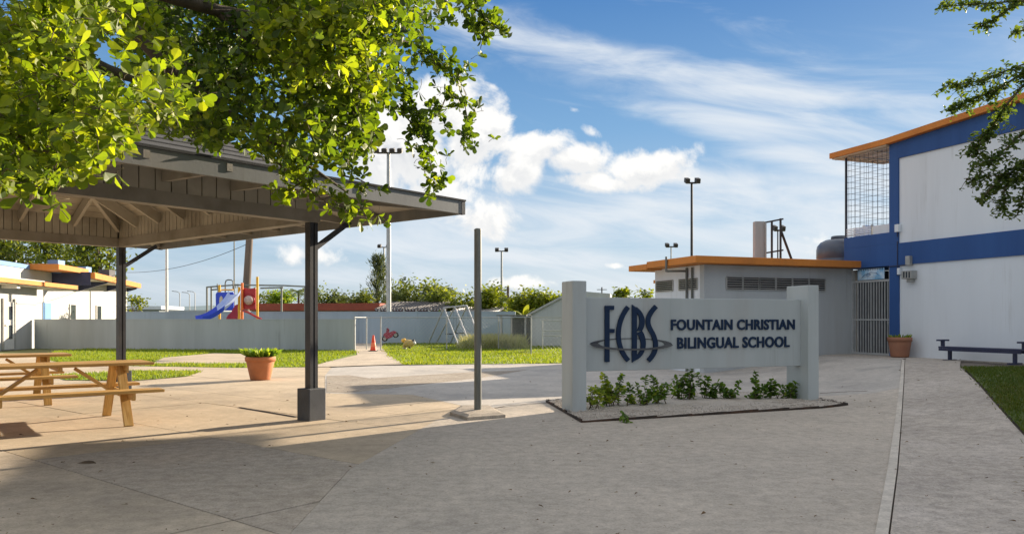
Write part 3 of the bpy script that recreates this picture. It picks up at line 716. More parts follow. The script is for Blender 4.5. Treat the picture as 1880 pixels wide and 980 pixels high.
def quadstrip(A, Bq, mb):
    for i in range(len(A)-1): mb.prism([spt(*sp_(*L4(q)), D0) for q in (A[i], A[i+1], Bq[i+1], Bq[i])], -sk*(D1-D0))
mbB.prism([spt(*sp_(*L4(q)), D0) for q in [(544, 178), (598, 215), (598, 790), (544, 826)]], -sk*(D1-D0))
quadstrip(bez((596, 206), (690, 270), (710, 390), (655, 470), 14), bez((598, 272), (640, 310), (640, 400), (600, 470), 14), mbB)
quadstrip(bez((655, 470), (720, 560), (720, 730), (596, 796), 16), bez((600, 500), (660, 580), (660, 700), (598, 742), 16), mbB)
mbB.build('letter', M['sign_navy'], sg)
ribbon(bez((815, 198), (660, 350), (740, 430), (780, 510), 14)+bez((780, 510), (830, 620), (820, 720), (726, 805), 14)[1:], 50, 'letter', D0, D1, M['sign_navy'], sg).build('letter', M['sign_navy'], sg)
# the ring round the letters: thick at the ends, in front of them below, behind them above
def ellipse(cx, cy, rx, ry, n=72): return [(cx+rx*math.cos(2*math.pi*k/n), cy+ry*math.sin(2*math.pi*k/n)) for k in range(n+1)]
eo, ei = ellipse(538, 622, 462, 68), ellipse(540, 616, 372, 54)
rg = MB()
for k in range(72):
    low = eo[k][1] > 622
    d0, d1 = (D1+.002, D1+.016) if low else (.003, D0-.002)
    rg.prism([spt(*sp_(*L4(q)), d0) for q in (eo[k], eo[k+1], ei[k+1], ei[k])], -sk*(d1-d0))
rg.build('ring', M['steel_box'], sg)
def text_letters(txt, px0, px1, pyt, pyb):
    """each letter of a line of raised bold lettering as its own part"""
    cu = bpy.data.curves.new('lettering', 'FONT'); cu.body = txt; cu.size = 1; cu.extrude = .06; cu.offset = .026; cu.space_character = 1.06; cu.resolution_u = 4
    to = bpy.data.objects.new('lettering', cu); COL.objects.link(to)
    dg = bpy.context.evaluated_depsgraph_get(); me = bpy.data.meshes.new_from_object(to.evaluated_get(dg))
    bpy.data.objects.remove(to); bpy.data.curves.remove(cu)
    bm = bmesh.new(); bm.from_mesh(me); bmesh.ops.remove_doubles(bm, verts=bm.verts, dist=1e-4)
    xs = [v.co.x for v in bm.verts]; ys = [v.co.y for v in bm.verts]
    x0, x1, y0, y1 = min(xs), max(xs), min(ys), max(ys)
    a0, zb = sp_(px0, pyb); a1, _ = sp_(px1, pyb); zt = sp_((px0+px1)/2, pyt)[1]; zb = sp_((px0+px1)/2, pyb)[1]
    seen = set()
    for v in bm.verts:
        if v in seen: continue
        st = [v]; isl = []; seen.add(v)
        while st:
            q = st.pop(); isl.append(q)
            for e in q.link_edges:
                o2 = e.other_vert(q)
                if o2 not in seen: seen.add(o2); st.append(o2)
        idx = {q: i for i, q in enumerate(isl)}; fs = set()
        for q in isl: fs |= set(q.link_faces)
        mb = MB(); mb.v = [tuple(spt(a0+(q.co.x-x0)/(x1-x0)*(a1-a0), zb+(q.co.y-y0)/(y1-y0)*(zt-zb), .005+.017*(q.co.z+.06)/.12)) for q in isl]
        for f in fs: mb.f.append(tuple(idx[q] for q in f.verts)); mb.sm.append(False)
        mb.build('letter', M['sign_navy'], sg)
    bm.free(); bpy.data.meshes.remove(me)
text_letters('FOUNTAIN CHRISTIAN', 1231, 1458, 586, 605.5)
text_letters('BILINGUAL SCHOOL', 1242.5, 1448.5, 618, 638.5)

# --- planting bed at its foot
bed_px = [(1003, 738), (1048, 736), (1200, 728), (1340, 724), (1440, 723), (1500, 734), (1556, 744), (1068, 776)]
bedp = P2(bed_px)
ctr = sum(bedp, Vector((0, 0)))/len(bedp)
bm = bmesh.new()
def bed_mesh():
    vs = []; fs = []; n = len(bedp); rings = 10
    for r in range(rings+1):
        s = 1-r/rings*.999
        for k in range(n*6):
            a, b = bedp[k//6], bedp[(k//6+1) % n]; p = a.lerp(b, (k % 6)/6); q = ctr+(p-ctr)*s
            h = .02+.06*(1-s)**.6+.015*mnoise.noise(Vector((q.x*3, q.y*3, 2)))
            vs.append((q.x, q.y, gz(q.x)+h))
    m = n*6
    for r in range(rings):
        for k in range(m): fs.append((r*m+k, r*m+(k+1) % m, (r+1)*m+(k+1) % m, (r+1)*m+k))
    mb = MB(); mb.add(vs, fs, True); o = mb.build('gravel_bed', M['gravel']); o['kind'] = 'structure'
bed_mesh()
mb = MB()
for k in range(len(bedp)):
    a, b = bedp[k], bedp[(k+1) % len(bedp)]
    if k in (3, 4): continue
    n = 8
    for i in range(n):
        p, q = a.lerp(b, i/n), a.lerp(b, (i+1)/n); r = random.uniform(-.008, .008)
        mb.bar((p.x, p.y, gz(p.x)+.02+r), (q.x, q.y, gz(q.x)+.008+r), .02, .05)
tag(mb.build('bed_edging', M['edging']), 'low dark rusty edging strip round the white gravel bed', 'edging')
def pebbles():
    v = []; f = []; k = 0
    xs = [p.x for p in bedp]; ys = [p.y for p in bedp]
    while k < 5200:
        x, y = random.uniform(min(xs), max(xs)), random.uniform(min(ys), max(ys))
        if not in_poly((x, y), bedp): continue
        # height of the mound there
        h = .045; s = random.uniform(.008, .02); b = len(v); z = gz(x)+h+random.uniform(-.012, .012)
        a = random.uniform(0, 6.28); c_, s_ = math.cos(a)*s, math.sin(a)*s
        v += [(x+c_, y+s_, z), (x-s_*.7, y+c_*.7, z), (x-c_, y-s_, z), (x+s_*.7, y-c_*.7, z), (x, y, z+s*.6), (x, y, z-s*.5)]
        f += [(b, b+1, b+4), (b+1, b+2, b+4), (b+2, b+3, b+4), (b+3, b, b+4), (b+1, b, b+5), (b+2, b+1, b+5), (b+3, b+2, b+5), (b, b+3, b+5)]; k += 1
    me = bpy.data.meshes.new('gravel'); me.from_pydata(v, [], f); me.update(); tag(link('gravel', me, M['pebble']), kind='stuff')
pebbles()

# --- pavilion
PN = Vector((-2.6, 10.1, 0)); pa, pb = -A1, B1      # along the front beam (towards the left) / along the right beam (away)
LA, LB, OV = 7.2, 5.46, 1.377
pv = thing('pavilion', (PN+pa*LA/2+pb*LB/2).to_tuple(), 'open-sided dark timber pavilion with a hipped roof on black steel posts', 'pavilion')
def px_(ra, rb, rz): return MB().fbox(PN, pa, pb, ra, rb, rz)
def pp_(a, b, z): return PN+pa*a+pb*b+Z*z
first = None
for (a, b) in ((0, 0), (0, LB), (LA, 0), (LA, LB)):
    px_((a-.13, a+.13), (b-.13, b+.13), (-.02, .41)).build('post_base', M['steel_box'], pv, bevel=.012)
    mb = MB()
    mb.fbox(PN, pa, pb, (a-.06, a-.012), (b-.055, b+.055), (.41, 2.55)); mb.fbox(PN, pa, pb, (a+.012, a+.06), (b-.055, b+.055), (.41, 2.55)); mb.fbox(PN, pa, pb, (a-.012, a+.012), (b-.042, b+.042), (.41, 2.55))
    mb.build('post', M['steel_dark'], pv)
    sgn = -1 if a == 0 else 1
    MB().bar(pp_(a+sgn*.05, b, 2.22), pp_(a+sgn*.62, b, 2.62), .05, .06).build('knee_brace', M['steel_dark'], pv)
BB, BT, FT = 2.55, 2.70, 3.04
px_((-.08, LA+.08), (-.08, .08), (BB, BT)).build('beam', M['pav_beam'], pv)
px_((-.08, LA+.08), (LB-.08, LB+.08), (BB, BT)).build('beam', M['pav_beam'], pv)
px_((-.08, .08), (.082, LB-.082), (BB, BT)).build('beam', M['pav_beam'], pv)
px_((LA-.08, LA+.08), (.082, LB-.082), (BB, BT)).build('beam', M['pav_beam'], pv)
# vertical siding boards between beam and roof, each its own piece
bw = .176
sid = MB().obox((0, 0, 0), Vector((bw/2-.006, 0, 0)), Vector((0, .016, 0)), Z*((FT-BT)/2)).mesh('siding_board'); sid.materials.append(M['pav_wood'])
def sidings(p0, d, nrm_, ln):
    n = int(ln/bw)
    for k in range(n):
        c = p0+d*(ln*(k+.5)/n)+Z*((BT+FT)/2)+nrm_*random.uniform(-.002, .002)
        piece('siding_board', sid, frame_matrix(c, d, nrm_, Z), pv)
sidings(pp_(-.06, -.06, 0), pa, -pb, LA+.12); sidings(pp_(-.06, .0, 0), pb, -pa, LB); sidings(pp_(-.06, LB+.06, 0), pa, pb, LA+.12); sidings(pp_(LA+.06, 0, 0), pb, pa, LB)
bw = .115
sid = MB().obox((0, 0, 0), Vector((bw/2-.005, 0, 0)), Vector((0, .012, 0)), Z*((FT-BT)/2)).mesh('siding_board'); sid.materials.append(M['pav_wood'])
sidings(pp_(.06, .09, 0), pb, -pa, LB-.18); sidings(pp_(.09, LB-.06, 0), pa, pb, LA-.18)
for rb in ((-.04, -.015), (LB+.015, LB+.04)): px_((-.03, LA+.03), rb, (BT+.001, FT)).build('siding_backing', M['pav_beam'], pv)
for ra in ((-.04, -.015), (LA+.015, LA+.04)): px_(ra, (-.01, LB+.01), (BT+.001, FT)).build('siding_backing', M['pav_beam'], pv)
# roof: shallow eaves that kick out below a steeper hip
EZ, WZ, ST = 2.86, 3.15, .56
def hipz(d): return WZ+ST*d if d >= 0 else WZ+(WZ-EZ)/OV*d
def ring_pts(d, dz=0): return [pp_(d, d, hipz(d)+dz), pp_(LA-d, d, hipz(d)+dz), pp_(LA-d, LB-d, hipz(d)+dz), pp_(d, LB-d, hipz(d)+dz)]
rm = MB(); e, w_, t_ = ring_pts(-OV), ring_pts(0), ring_pts(LB/2)
for lo_, hi_ in ((e, w_), (w_, t_)):
    for k in range(4): rm.add([lo_[k], lo_[(k+1) % 4], hi_[(k+1) % 4], hi_[k]], [(0, 1, 2, 3)])
tag(rm.build('roof_shingles', M['shingle'], pv), kind=None)
# shingle courses: thin overlapping strips standing proud
sc_ = MB(); d = -OV-.04
def course(d0, d1, dz):
    lo_, hi_ = ring_pts(d0, dz), ring_pts(d1, .006)
    for k in range(4):
        a, b, c_, dd = lo_[k], lo_[(k+1) % 4], hi_[(k+1) % 4], hi_[k]
        sc_.add([a, b, c_, dd], [(0, 1, 2, 3)]); sc_.add([a, b, b-Z*.02, a-Z*.02], [(0, 3, 2, 1)])
while d < LB/2-.1: course(d, d+.17, .024); d += .15
tag(sc_.build('shingle_courses', M['shingle'], pv), kind='stuff')
# soffit deck under the eaves and ceiling boards inside
sf = MB(); e2, w2 = ring_pts(-OV, -.035), ring_pts(0, -.035)
for k in range(4): sf.add([e2[k], e2[(k+1) % 4], w2[(k+1) % 4], w2[k]], [(3, 2, 1, 0)])
sf.build('soffit', M['pav_wood'], pv)
cbm = MB(); d = .06
def ceil(d, dz=0): q = ring_pts(d, 0); return [Vector((p.x, p.y, 2.98+.58*d+dz)) for p in q]
while d < LB/2-.05:
    a, b = ceil(d), ceil(min(d+.125, LB/2-.02)); b2_ = ceil(min(d+.14, LB/2-.01), .035)
    for k in range(4):
        cbm.add([a[k], a[(k+1) % 4], b[(k+1) % 4], b[k]], [(3, 2, 1, 0)]); cbm.add([b[k], b[(k+1) % 4], b2_[(k+1) % 4], b2_[k]], [(3, 2, 1, 0)])
    d += .14
tag(cbm.build('ceiling_boards', M['pav_wood'], pv), kind='stuff')
def slab_bar(p, q, w, h, name, m):
    return MB().bar(p, q, w, h).build(name, m, pv)
def inner_rafter(p_edge, inward, ln):
    p = p_edge+Z*2.90; q = p_edge+inward*ln+Z*(2.90+.58*ln); slab_bar(p, q, .05, .15, 'rafter', M['pav_wood'])
for k in range(1, 9):
    a = LA*k/9; ln = min(a, LA-a, LB/2)-.05
    inner_rafter(pp_(a, .07, 0), pb, ln); inner_rafter(pp_(a, LB-.07, 0), -pb, ln)
for k in range(1, 7):
    b = LB*k/7; ln = min(b, LB-b, LB/2)-.05
    inner_rafter(pp_(.07, b, 0), pa, ln); inner_rafter(pp_(LA-.07, b, 0), -pa, ln)
for (a, b, da, db) in ((0, 0, 1, 1), (0, LB, 1, -1), (LA, 0, -1, 1), (LA, LB, -1, -1)):
    s = LB/2-.05; slab_bar(pp_(a+.06*da, b+.06*db, 2.88), pp_(a+da*s, b+db*s, 2.88+.58*s), .06, .17, 'hip_rafter', M['pav_wood'])
    slab_bar(pp_(a-.06*da, b-.06*db, 2.90), pp_(a-da*(OV-.06), b-db*(OV-.06), 2.775), .06, .13, 'hip_rafter', M['pav_beam'])
def tail(p_edge, out, k):
    """rafter tail under the eaves: deep at the wall, shallow at the fascia"""
    p0, p1 = p_edge, p_edge+out*(OV-.05)
    w = out.cross(Z).normalized()*.03
    prof = [p0+Z*2.80, p1+Z*2.755, p1+Z*(hipz(-OV+.05)-.04), p0+Z*(WZ-.04)]
    MB().prism([q-w for q in prof], w*2).build('rafter_tail', M['pav_beam'], pv)
for k in range(0, 9): a = .35+.82*k; (tail(pp_(a, -.085, 0), -pb, k), tail(pp_(a, LB+.085, 0), pb, k)) if a < LA else None
for k in range(0, 7): b = .3+.82*k; (tail(pp_(-.085, b, 0), -pa, k), tail(pp_(LA+.085, b, 0), pa, k)) if b < LB else None
f0, f1 = -OV, 0
for ra, rb in (((-OV-.025, LA+OV+.025), (-OV-.025, -OV+.02)), ((-OV-.025, LA+OV+.025), (LB+OV-.02, LB+OV+.025)), ((-OV-.025, -OV+.02), (-OV+.022, LB+OV-.022)), ((LA+OV-.02, LA+OV+.025), (-OV+.022, LB+OV-.022))):
    px_(ra, rb, (2.685, 2.855)).build('fascia', M['pav_fascia'], pv)
for (a, b) in ((-OV, -OV), (-OV, LB+OV), (LA+OV, -OV), (LA+OV, LB+OV)): px_((a-.032, a+.032), (b-.032, b+.032), (2.68, 2.868)).build('corner_cap', M['steel_box'], pv)

# ------------------------------------------------------------------ things
# --- picnic tables
def picnic_table():
    d = Vector((.788, .616, 0)); w = Vector((-.616, .788, 0)); c = Vector((-5.06, 9.98, 0))-d*.68   # c: middle of the table
    t = thing('picnic_table', c.to_tuple(), 'varnished wooden picnic table nearest the front post, its end reaching into the paved yard', 'picnic table', 'wooden picnic tables under the pavilion')
    hl = 1.04
    def q(a, b, z): return c+d*a+w*b+Z*z
    def pl(name, pts0, pts1, wd, h, up=Z):
        """plank with its own local x axis along the grain"""
        p, r = Vector(pts0), Vector(pts1); x = (r-p); l = x.length; x.normalize(); y = up.cross(x).normalized(); z = x.cross(y)
        mb = MB().obox((0, 0, 0), Vector((l/2, 0, 0)), Vector((0, wd/2, 0)), Vector((0, 0, h/2)))
        me = mb.mesh(name); bm = bmesh.new(); bm.from_mesh(me); bmesh.ops.bevel(bm, geom=bm.edges[:], offset=.005, segments=2, affect='EDGES'); bm.to_mesh(me); bm.free()
        me.materials.append(M['table_wood']); return piece(name, me, frame_matrix((p+r)/2, x, y, z), t)
    for k in range(5):
        b = -.31+.155*k; e = random.uniform(-.006, .006); pl('top_plank', q(-hl+e, b, .742), q(hl+e, b, .742), .146, .036)
    for s in (-1, 1):
        for k in range(2): b = s*(.56+.15*k); pl('seat_plank', q(-hl-.02, b, .424), q(hl+.02, b, .424), .142, .036)
    for a in (-.68, .68):
        for s in (-1, 1): pl('leg', q(a, s*.66, -.0), q(a, s*.20, .722), .042, .105, d)
        pl('top_bearer', q(a+.044, -.36, .677), q(a+.044, .36, .677), .04, .09)
        pl('seat_bearer', q(a+.044, -.73, .36), q(a+.044, .73, .36), .04, .09)
    for s in (-1, 1): pl('brace', q(s*.65, 0, .36), q(s*.20, 0, .69), .04, .085, w)
    pl('top_bearer', q(0, -.36, .70), q(0, .36, .70), .04, .05)
    return t
tab = picnic_table()
tab2 = copy_tree(tab); tab2.location = tab.location+Vector((-2.35, 2.3, 0)); tab2['label'] = 'varnished wooden picnic table standing behind the nearer one, towards the white building'

# --- potted plants
def potted(loc, rt, rb, h, m, label, leafm, n, lh, wild):
    t = thing('potted_plant', loc, label, 'potted plant', 'terracotta pots with plants')
    c = Vector(loc)
    MB().lathe(c, [(0, 0), (rb, 0), (rb+.01, .02), (rt*.93, h-.11), (rt*.93, h-.10), (rt, h-.10), (rt*1.01, h-.02), (rt*.98, h), (rt*.90, h), (rt*.88, h-.05)], 36).build('pot', m, t)
    MB().lathe(c, [(rt*.9, h-.05), (0, h-.03)], 24).build('soil', M['soil'], t)
    v = []; f = []; tn = []
    for k in range(n):
        a = random.uniform(0, 6.28); r = rt*.75*math.sqrt(random.random()); b = c+Vector((math.cos(a)*r, math.sin(a)*r, h-.04))
        tip = b+Vector((math.cos(a)*lh*wild*random.random(), math.sin(a)*lh*wild*random.random(), lh*random.uniform(.45, 1.0)))
        side = (tip-b).cross(Vector((random.gauss(0, 1), random.gauss(0, 1), .3))).normalized()*lh*random.uniform(.10, .18); mid = b.lerp(tip, .55)+Vector((0, 0, lh*.08))
        i = len(v); v += [b, mid+side, tip, mid-side]; f += [(i, i+1, i+2), (i, i+2, i+3)]; x = random.random(); tn += [x, x]
    me = bpy.data.meshes.new('foliage'); me.from_pydata([tuple(Vector(p)-off_of(t)) for p in v], [], f); tone_attr(me, tn); me.update(); tag(link('foliage', me, leafm, t), kind='stuff')
    return t
p = G(478, 697); potted((p.x, p.y, .003), .315, .20, .50, M['terracotta'], 'orange terracotta pot with bushy green succulents on the sunlit concrete', M['leaf_shrub'], 260, .24, 1.2)
p = K+wt*.62-wm*.33; potted((p.x, p.y, gz(p.x)+.008), .27, .19, .47, M['terracotta_old'], 'weathered terracotta pot with a small plant beside the barred gate', M['leaf_shrub'], 70, .13, 1.0)

# --- steel pole in a concrete foot
SPc = Vector((-.463, 10.55, 0)); t = thing('steel_pole', SPc.to_tuple(), 'plain grey steel pole standing in a rough concrete foot', 'pole')
pts = [G(826, 762), G(858, 772), G(928, 767), G(900, 750), G(846, 750)]
mb = MB(); n = len(pts); cz = SPc+Z*.085
lo_ = [Vector((q.x, q.y, -.02)) for q in pts]; mi_ = [Vector((q.x, q.y, .045)) for q in pts]; hi_ = [SPc.lerp(Vector((q.x, q.y, 0)), .82)+Z*.07 for q in pts]
mb.add(lo_+mi_+hi_+[cz], [(i, (i+1) % n, n+(i+1) % n, n+i) for i in range(n)]+[(n+i, n+(i+1) % n, 2*n+(i+1) % n, 2*n+i) for i in range(n)]+[(2*n+i, 2*n+(i+1) % n, 3*n) for i in range(n)])
o = mb.build('concrete_foot', M['conc_dark'], t)
bmx = bmesh.new(); bmx.from_mesh(o.data); bmesh.ops.recalc_face_normals(bmx, faces=bmx.faces[:]); bmx.to_mesh(o.data); bmx.free()
MB().tube(SPc+Z*.06, SPc+Z*2.50, .05, n=20).build('pole', M['galv_dull'], t)
MB().lathe(SPc, [(.051, 2.50), (.052, 2.515), (.03, 2.53), (0, 2.533)], 20).build('cap', M['galv_dull'], t)

# --- garden plants in the gravel bed (stems with whorls of small leaves)
def garden_plant(px, py, stems, label, yellow=.3, seed=0):
    rnd = random.Random(seed); b = G(px, py, .05)
    t = thing('garden_plant', b.to_tuple(), label, 'plant', 'young plants in the gravel bed')
    st = MB(); v = []; f = []; tn = []
    for (tx, ty) in list(stems)+([(px+rnd.uniform(-26, 26), py-rnd.uniform(12, 34)) for _ in range(2)] if len(stems) > 3 or (len(stems) == 3 and py < 740) else []):
        Yt = b.y+rnd.uniform(-.08, .12); tip = P(tx+rnd.uniform(-9, 9), ty+rnd.uniform(-3, 9), Yt); base = b+Vector((rnd.uniform(-.10, .10), rnd.uniform(-.10, .10), -.02))
        pts_ = []
        for k in range(7):
            s = k/6; q = base.lerp(tip, s); q += Vector((math.sin(s*3.1)*rnd.uniform(-.02, .03), 0, math.sin(s*3.14)*.05)); pts_.append(q)
        st.path(pts_, [.007*(1-.6*k/6) for k in range(7)], 5)
        L_ = (tip-base).length; nw = max(4, int(L_/.04))
        for k in range(nw):
            s = .2+.8*k/(nw-1); i0 = min(5, int(s*6)); q = pts_[i0].lerp(pts_[i0+1], s*6-i0); ax = (pts_[i0+1]-pts_[i0]).normalized()
            for j in range(rnd.randint(3, 5)):
                a = rnd.uniform(0, 6.28); x = ax.orthogonal().normalized(); y = ax.cross(x); out = (x*math.cos(a)+y*math.sin(a)+ax*rnd.uniform(.1, .7)).normalized()
                ln = rnd.uniform(.055, .105)*(1.1-.25*s); wd = ln*rnd.uniform(.24, .36); side = out.cross(Vector((rnd.gauss(0, .6), rnd.gauss(0, .6), 1))).normalized()*wd
                i = len(v); m1 = q+out*ln*.35; m2 = q+out*ln*.72-Z*ln*.06; e_ = q+out*ln-Z*ln*.16
                v += [q, m1-side*.8, m2-side, e_, m2+side, m1+side*.8]; f += [(i, i+1, i+5), (i+1, i+2, i+4, i+5), (i+2, i+3, i+4)]; x_ = min(1, max(0, rnd.gauss(yellow, .22))); tn += [x_]*3
    st.build('stem', M['twig'], t)
    me = bpy.data.meshes.new('leaves'); me.from_pydata([tuple(Vector(p)-b) for p in v], [], f); tone_attr(me, tn); me.update(); tag(link('leaves', me, M['leaf_shrub'], t), kind='stuff')
    return t
gp = [
 (1090, 748, [(1084, 712), (1098, 714), (1078, 722), (1107, 722)], 'low bushy yellow-green plant against the left sign pillar', .85),
 (1118, 745, [(1106, 684), (1117, 700), (1128, 704), (1137, 708), (1096, 710), (1145, 712), (1112, 716)], 'tall sunlit yellow-green plant beside the left pillar', .75),
 (1140, 744, [(1152, 690), (1148, 698), (1138, 712)], 'thin dark-leaved plant leaning right behind the sunlit one', .25),
 (1160, 741, [(1154, 735), (1164, 734), (1159, 732)], 'tiny bright green tuft alone on the gravel', .8),
 (1186, 744, [(1176, 706), (1181, 694), (1190, 708), (1170, 728)], 'plant with spreading stems left of the bed centre', .4),
 (1214, 742, [(1205, 692), (1216, 698), (1194, 700), (1236, 696), (1226, 708), (1204, 718)], 'wide arching plant left of the tallest one', .45),
 (1241, 734, [(1238, 690), (1246, 700), (1248, 694)], 'slim plant with a leafy tip just left of the tallest one', .25),
 (1266, 735, [(1267, 666), (1262, 680), (1272, 684), (1258, 704), (1276, 708)], 'tallest plant in the bed reaching over the panel edge', .25),
 (1302, 733, [(1284, 680), (1292, 690), (1301, 694), (1310, 702), (1317, 712)], 'leafy plant leaning left right of the tallest one', .25),
 (1338, 733, [(1326, 710), (1331, 716), (1354, 702), (1346, 712), (1338, 718)], 'short spreading plant in the right half of the bed', .25),
 (1388, 733, [(1380, 686), (1384, 694), (1398, 702), (1405, 710), (1372, 722), (1394, 722)], 'bushy dark plant with drooping stems left of the right pillar pair', .2),
 (1420, 731, [(1415, 690), (1424, 696), (1432, 704), (1412, 708), (1404, 716)], 'upright bushy dark plant second from the right pillar', .2),
 (1446, 731, [(1466, 692), (1462, 704), (1455, 714), (1450, 722)], 'dark plant leaning towards the right sign pillar', .15),
 (1140, 768, [(1138, 763), (1146, 764)], 'small weed at the front edge of the bed', .3),
]
for i, a in enumerate(gp): garden_plant(a[0], a[1], a[2], a[3], a[4], 40+i)

# --- blue bench by the wall
bq = [on_plane(px, 655, K-wm*.42, wm) for px in (1728, 1874)]
t0_, t1_ = ((q-K).dot(wt) for q in bq)
zb0 = gz((K+wt*t0_-wm*.4).x)
bn = thing('bench', (K+wt*(t0_+t1_)/2-wm*.4).to_tuple()[:2]+(zb0,), 'long low navy blue metal bench against the white school wall', 'bench')
def bxx(rt, rd, rz): return MB().fbox(K, wt, wm, rt, (-rd[1], -rd[0]), (zb0+rz[0], zb0+rz[1]))
bxx((t0_+.05, t1_+.10), (.27, .57), (.265, .305)).build('seat', M['navy'], bn, bevel=.006)
bxx((t0_+.05, t1_+.10), (.28, .30), (.21, .263)).build('seat_rail', M['navy'], bn); bxx((t0_+.05, t1_+.10), (.54, .56), (.21, .263)).build('seat_rail', M['navy'], bn)
for s in (t0_+.22, t1_-.12):
    bxx((s-.03, s+.03), (.39, .45), (.0, .263)).build('leg', M['navy'], bn); bxx((s-.035, s+.035), (.25, .60), (-.01, .02)).build('foot', M['navy'], bn)
for s in (t0_+.04, t1_+.07):
    bxx((s-.03, s+.03), (.39, .45), (.306, .42)).build('arm_post', M['navy'], bn); bxx((s-.05, s+.05), (.28, .56), (.42, .455)).build('armrest', M['navy'], bn)

# --- walls round the playground
def wall(name, pts, z1, th, m, label):
    c = sum((Vector((p[0], p[1], 0)) for p in pts), Vector())/len(pts); t = thing(name, c.to_tuple(), label, 'wall'); mb = MB()
    for a, b in zip(pts[:-1], pts[1:]):
        a, b = Vector((a[0], a[1], 0)), Vector((b[0], b[1], 0)); d = (b-a).normalized(); n = Vector((-d.y, d.x, 0))
        mb.fbox(a, d, n, (0, (b-a).length), (0, th), (-.1, z1-.05))
    mb.build('wall_body', m, t); mb = MB()
    for a, b in zip(pts[:-1], pts[1:]):
        a, b = Vector((a[0], a[1], 0)), Vector((b[0], b[1], 0)); d = (b-a).normalized(); n = Vector((-d.y, d.x, 0))
        mb.fbox(a, d, n, (-.01, (b-a).length+.01), (-.01, th+.01), (z1-.049, z1))
    mb.build('coping', m, t); return t
FW0, FW1 = P(63, 586, 36.2), P(650, 586, 31.9)
wall('garden_wall', [(FW0.x, FW0.y), (FW1.x, FW1.y)], 1.31, .15, M['wall_gray'], 'long low grey wall in front of the slide, ending at the chain-link gate')
BW0, BW1 = P(215, 586, 43), P(946, 586, 41)
wall('boundary_wall', [(BW0.x, BW0.y), (BW1.x, BW1.y)], 1.72, .15, M['wall_blue'], 'long blue-grey boundary wall behind the lawn and swings')
# grey sheds at the right end of the lawn
sh = thing('garden_shed', P(990, 640, 37).to_tuple()[:2]+(0,), 'grey shed with a sloping roof line partly hidden by the left sign pillar', 'shed')
a, b = P(976, 586, 37.0), P(1120, 586, 36.4); d = (b-a).normalized(); n_ = Vector((-d.y, d.x, 0))
za, zb = 1.3+1.6/1430*37*13, 1.3+43*37/1430
mb = MB(); mb.prism([Vector((a.x, a.y, -.05)), Vector((b.x, b.y, -.05)), Vector((b.x, b.y, 2.5)), a+(b-a)*.55+Z*1.35, Vector((a.x, a.y, 1.55))], n_*2.5); mb.build('wall', M['stucco_gray'], sh)
MB().bar(Vector((a.x-.2, a.y-.02, 1.50)), Vector((a.x, a.y-.02, 1.6))+(b-a)*.55+Z*1.07, .12, .09).build('roof_edge', M['galv'], sh)
sh2 = thing('lean_to', P(938, 640, 38).to_tuple()[:2]+(0,), 'dark open lean-to beside the grey shed at the end of the blue-grey wall', 'shed')
a, b = P(918, 586, 38), P(966, 586, 37.4); d = (b-a).normalized(); n_ = Vector((-d.y, d.x, 0))
MB().fbox(a, d, n_, (.0, (b-a).length), (1.2, 1.28), (0, 1.45)).build('rear_wall', M['steel_box'], sh2)
MB().fbox(a, d, n_, (-.1, (b-a).length+.1), (-.2, 1.3), (1.46, 1.52)).build('roof', M['galv_dull'], sh2)
for s in (0.05, .62, (b-a).length-.05): MB().fbox(a, d, n_, (s-.04, s+.04), (0, .08), (0, 1.455)).build('post', M['alum'], sh2)
# --- chain-link fence
fpx = [(651, 644.5), (673, 641.5), (699, 643.5), (820, 643.5), (915, 641.5), (975, 652), (1048, 651)]
fp = [G(*q) for q in fpx]; FH = 1.38
cf = thing('chain_link_fence', fp[3].to_tuple(), 'low chain-link fence on galvanised posts across the sunny lawn', 'fence')
for i, q in enumerate(fp): MB().tube(q-Z*.05, q+Z*(FH+.04), .026, n=8).build('post', M['galv'], cf)
rl = MB()
for i, (a, b) in enumerate(zip(fp[:-1], fp[1:])):
    MB().tube(a+Z*FH, b+Z*FH, .018, n=6).build('rail', M['galv'], cf)
for i, (a, b) in enumerate(zip(fp[:-1], fp[1:])):
    if i in (0, 1): continue
    ln = (b-a).length; u = (b-a)/ln; n = int((ln+FH)/.16)
    for k in range(n):
        s = -FH+.16*k
        for sg_ in (1, -1):
            s0, s1, z0, z1 = s, s+FH, 0.03, FH
            if s0 < 0: z0 -= s0; s0 = 0
            if s1 > ln: z1 -= (s1-ln); s1 = ln
            if z1 <= z0: continue
            if sg_ == 1: A, B_ = a+u*s0+Z*z0, a+u*s1+Z*z1
            else: A, B_ = a+u*(ln-s0)+Z*z0, a+u*(ln-s1)+Z*z1
            rl.tube(A, B_, .0028, n=3, cap=False)
tag(rl.build('chain_link_mesh', M['galv'], cf), kind='stuff')
q0 = G(1000, 646)
pn = thing('fence_panel', q0.to_tuple(), 'small framed mesh gate panel beside the left sign pillar', 'gate')
for (A, B_) in (((996, 642), (996, 587)), ((1031, 642), (1031, 587)), ((996, 587), (1031, 589)), ((996, 607), (1031, 607)), ((996, 616), (1031, 616))): MB().tube(P(*A, 33.2), P(*B_, 33.2), .022, n=6).build('frame_bar', M['galv'], pn)

# --- traffic cone
c = G(685.5, 645); cn = thing('traffic_cone', c.to_tuple(), 'orange traffic cone on a black base at the chain-link gate', 'traffic cone')
MB().obox(c+Z*.03, Vector((.17, 0, 0)), Vector((0, .17, 0)), Z*.02).build('base', M['rubber'], cn, bevel=.01)
MB().lathe(c, [(.135, .05), (.12, .10), (.045, .62), (.035, .66), (0, .665)], 20).build('cone_body', M['cone'], cn)
MB().lathe(c, [(.108, .19), (.085, .36), (.0845, .361)], 20).build('collar', surf('cone_collar', (.85, .20, .08), None, 4, .5), cn)
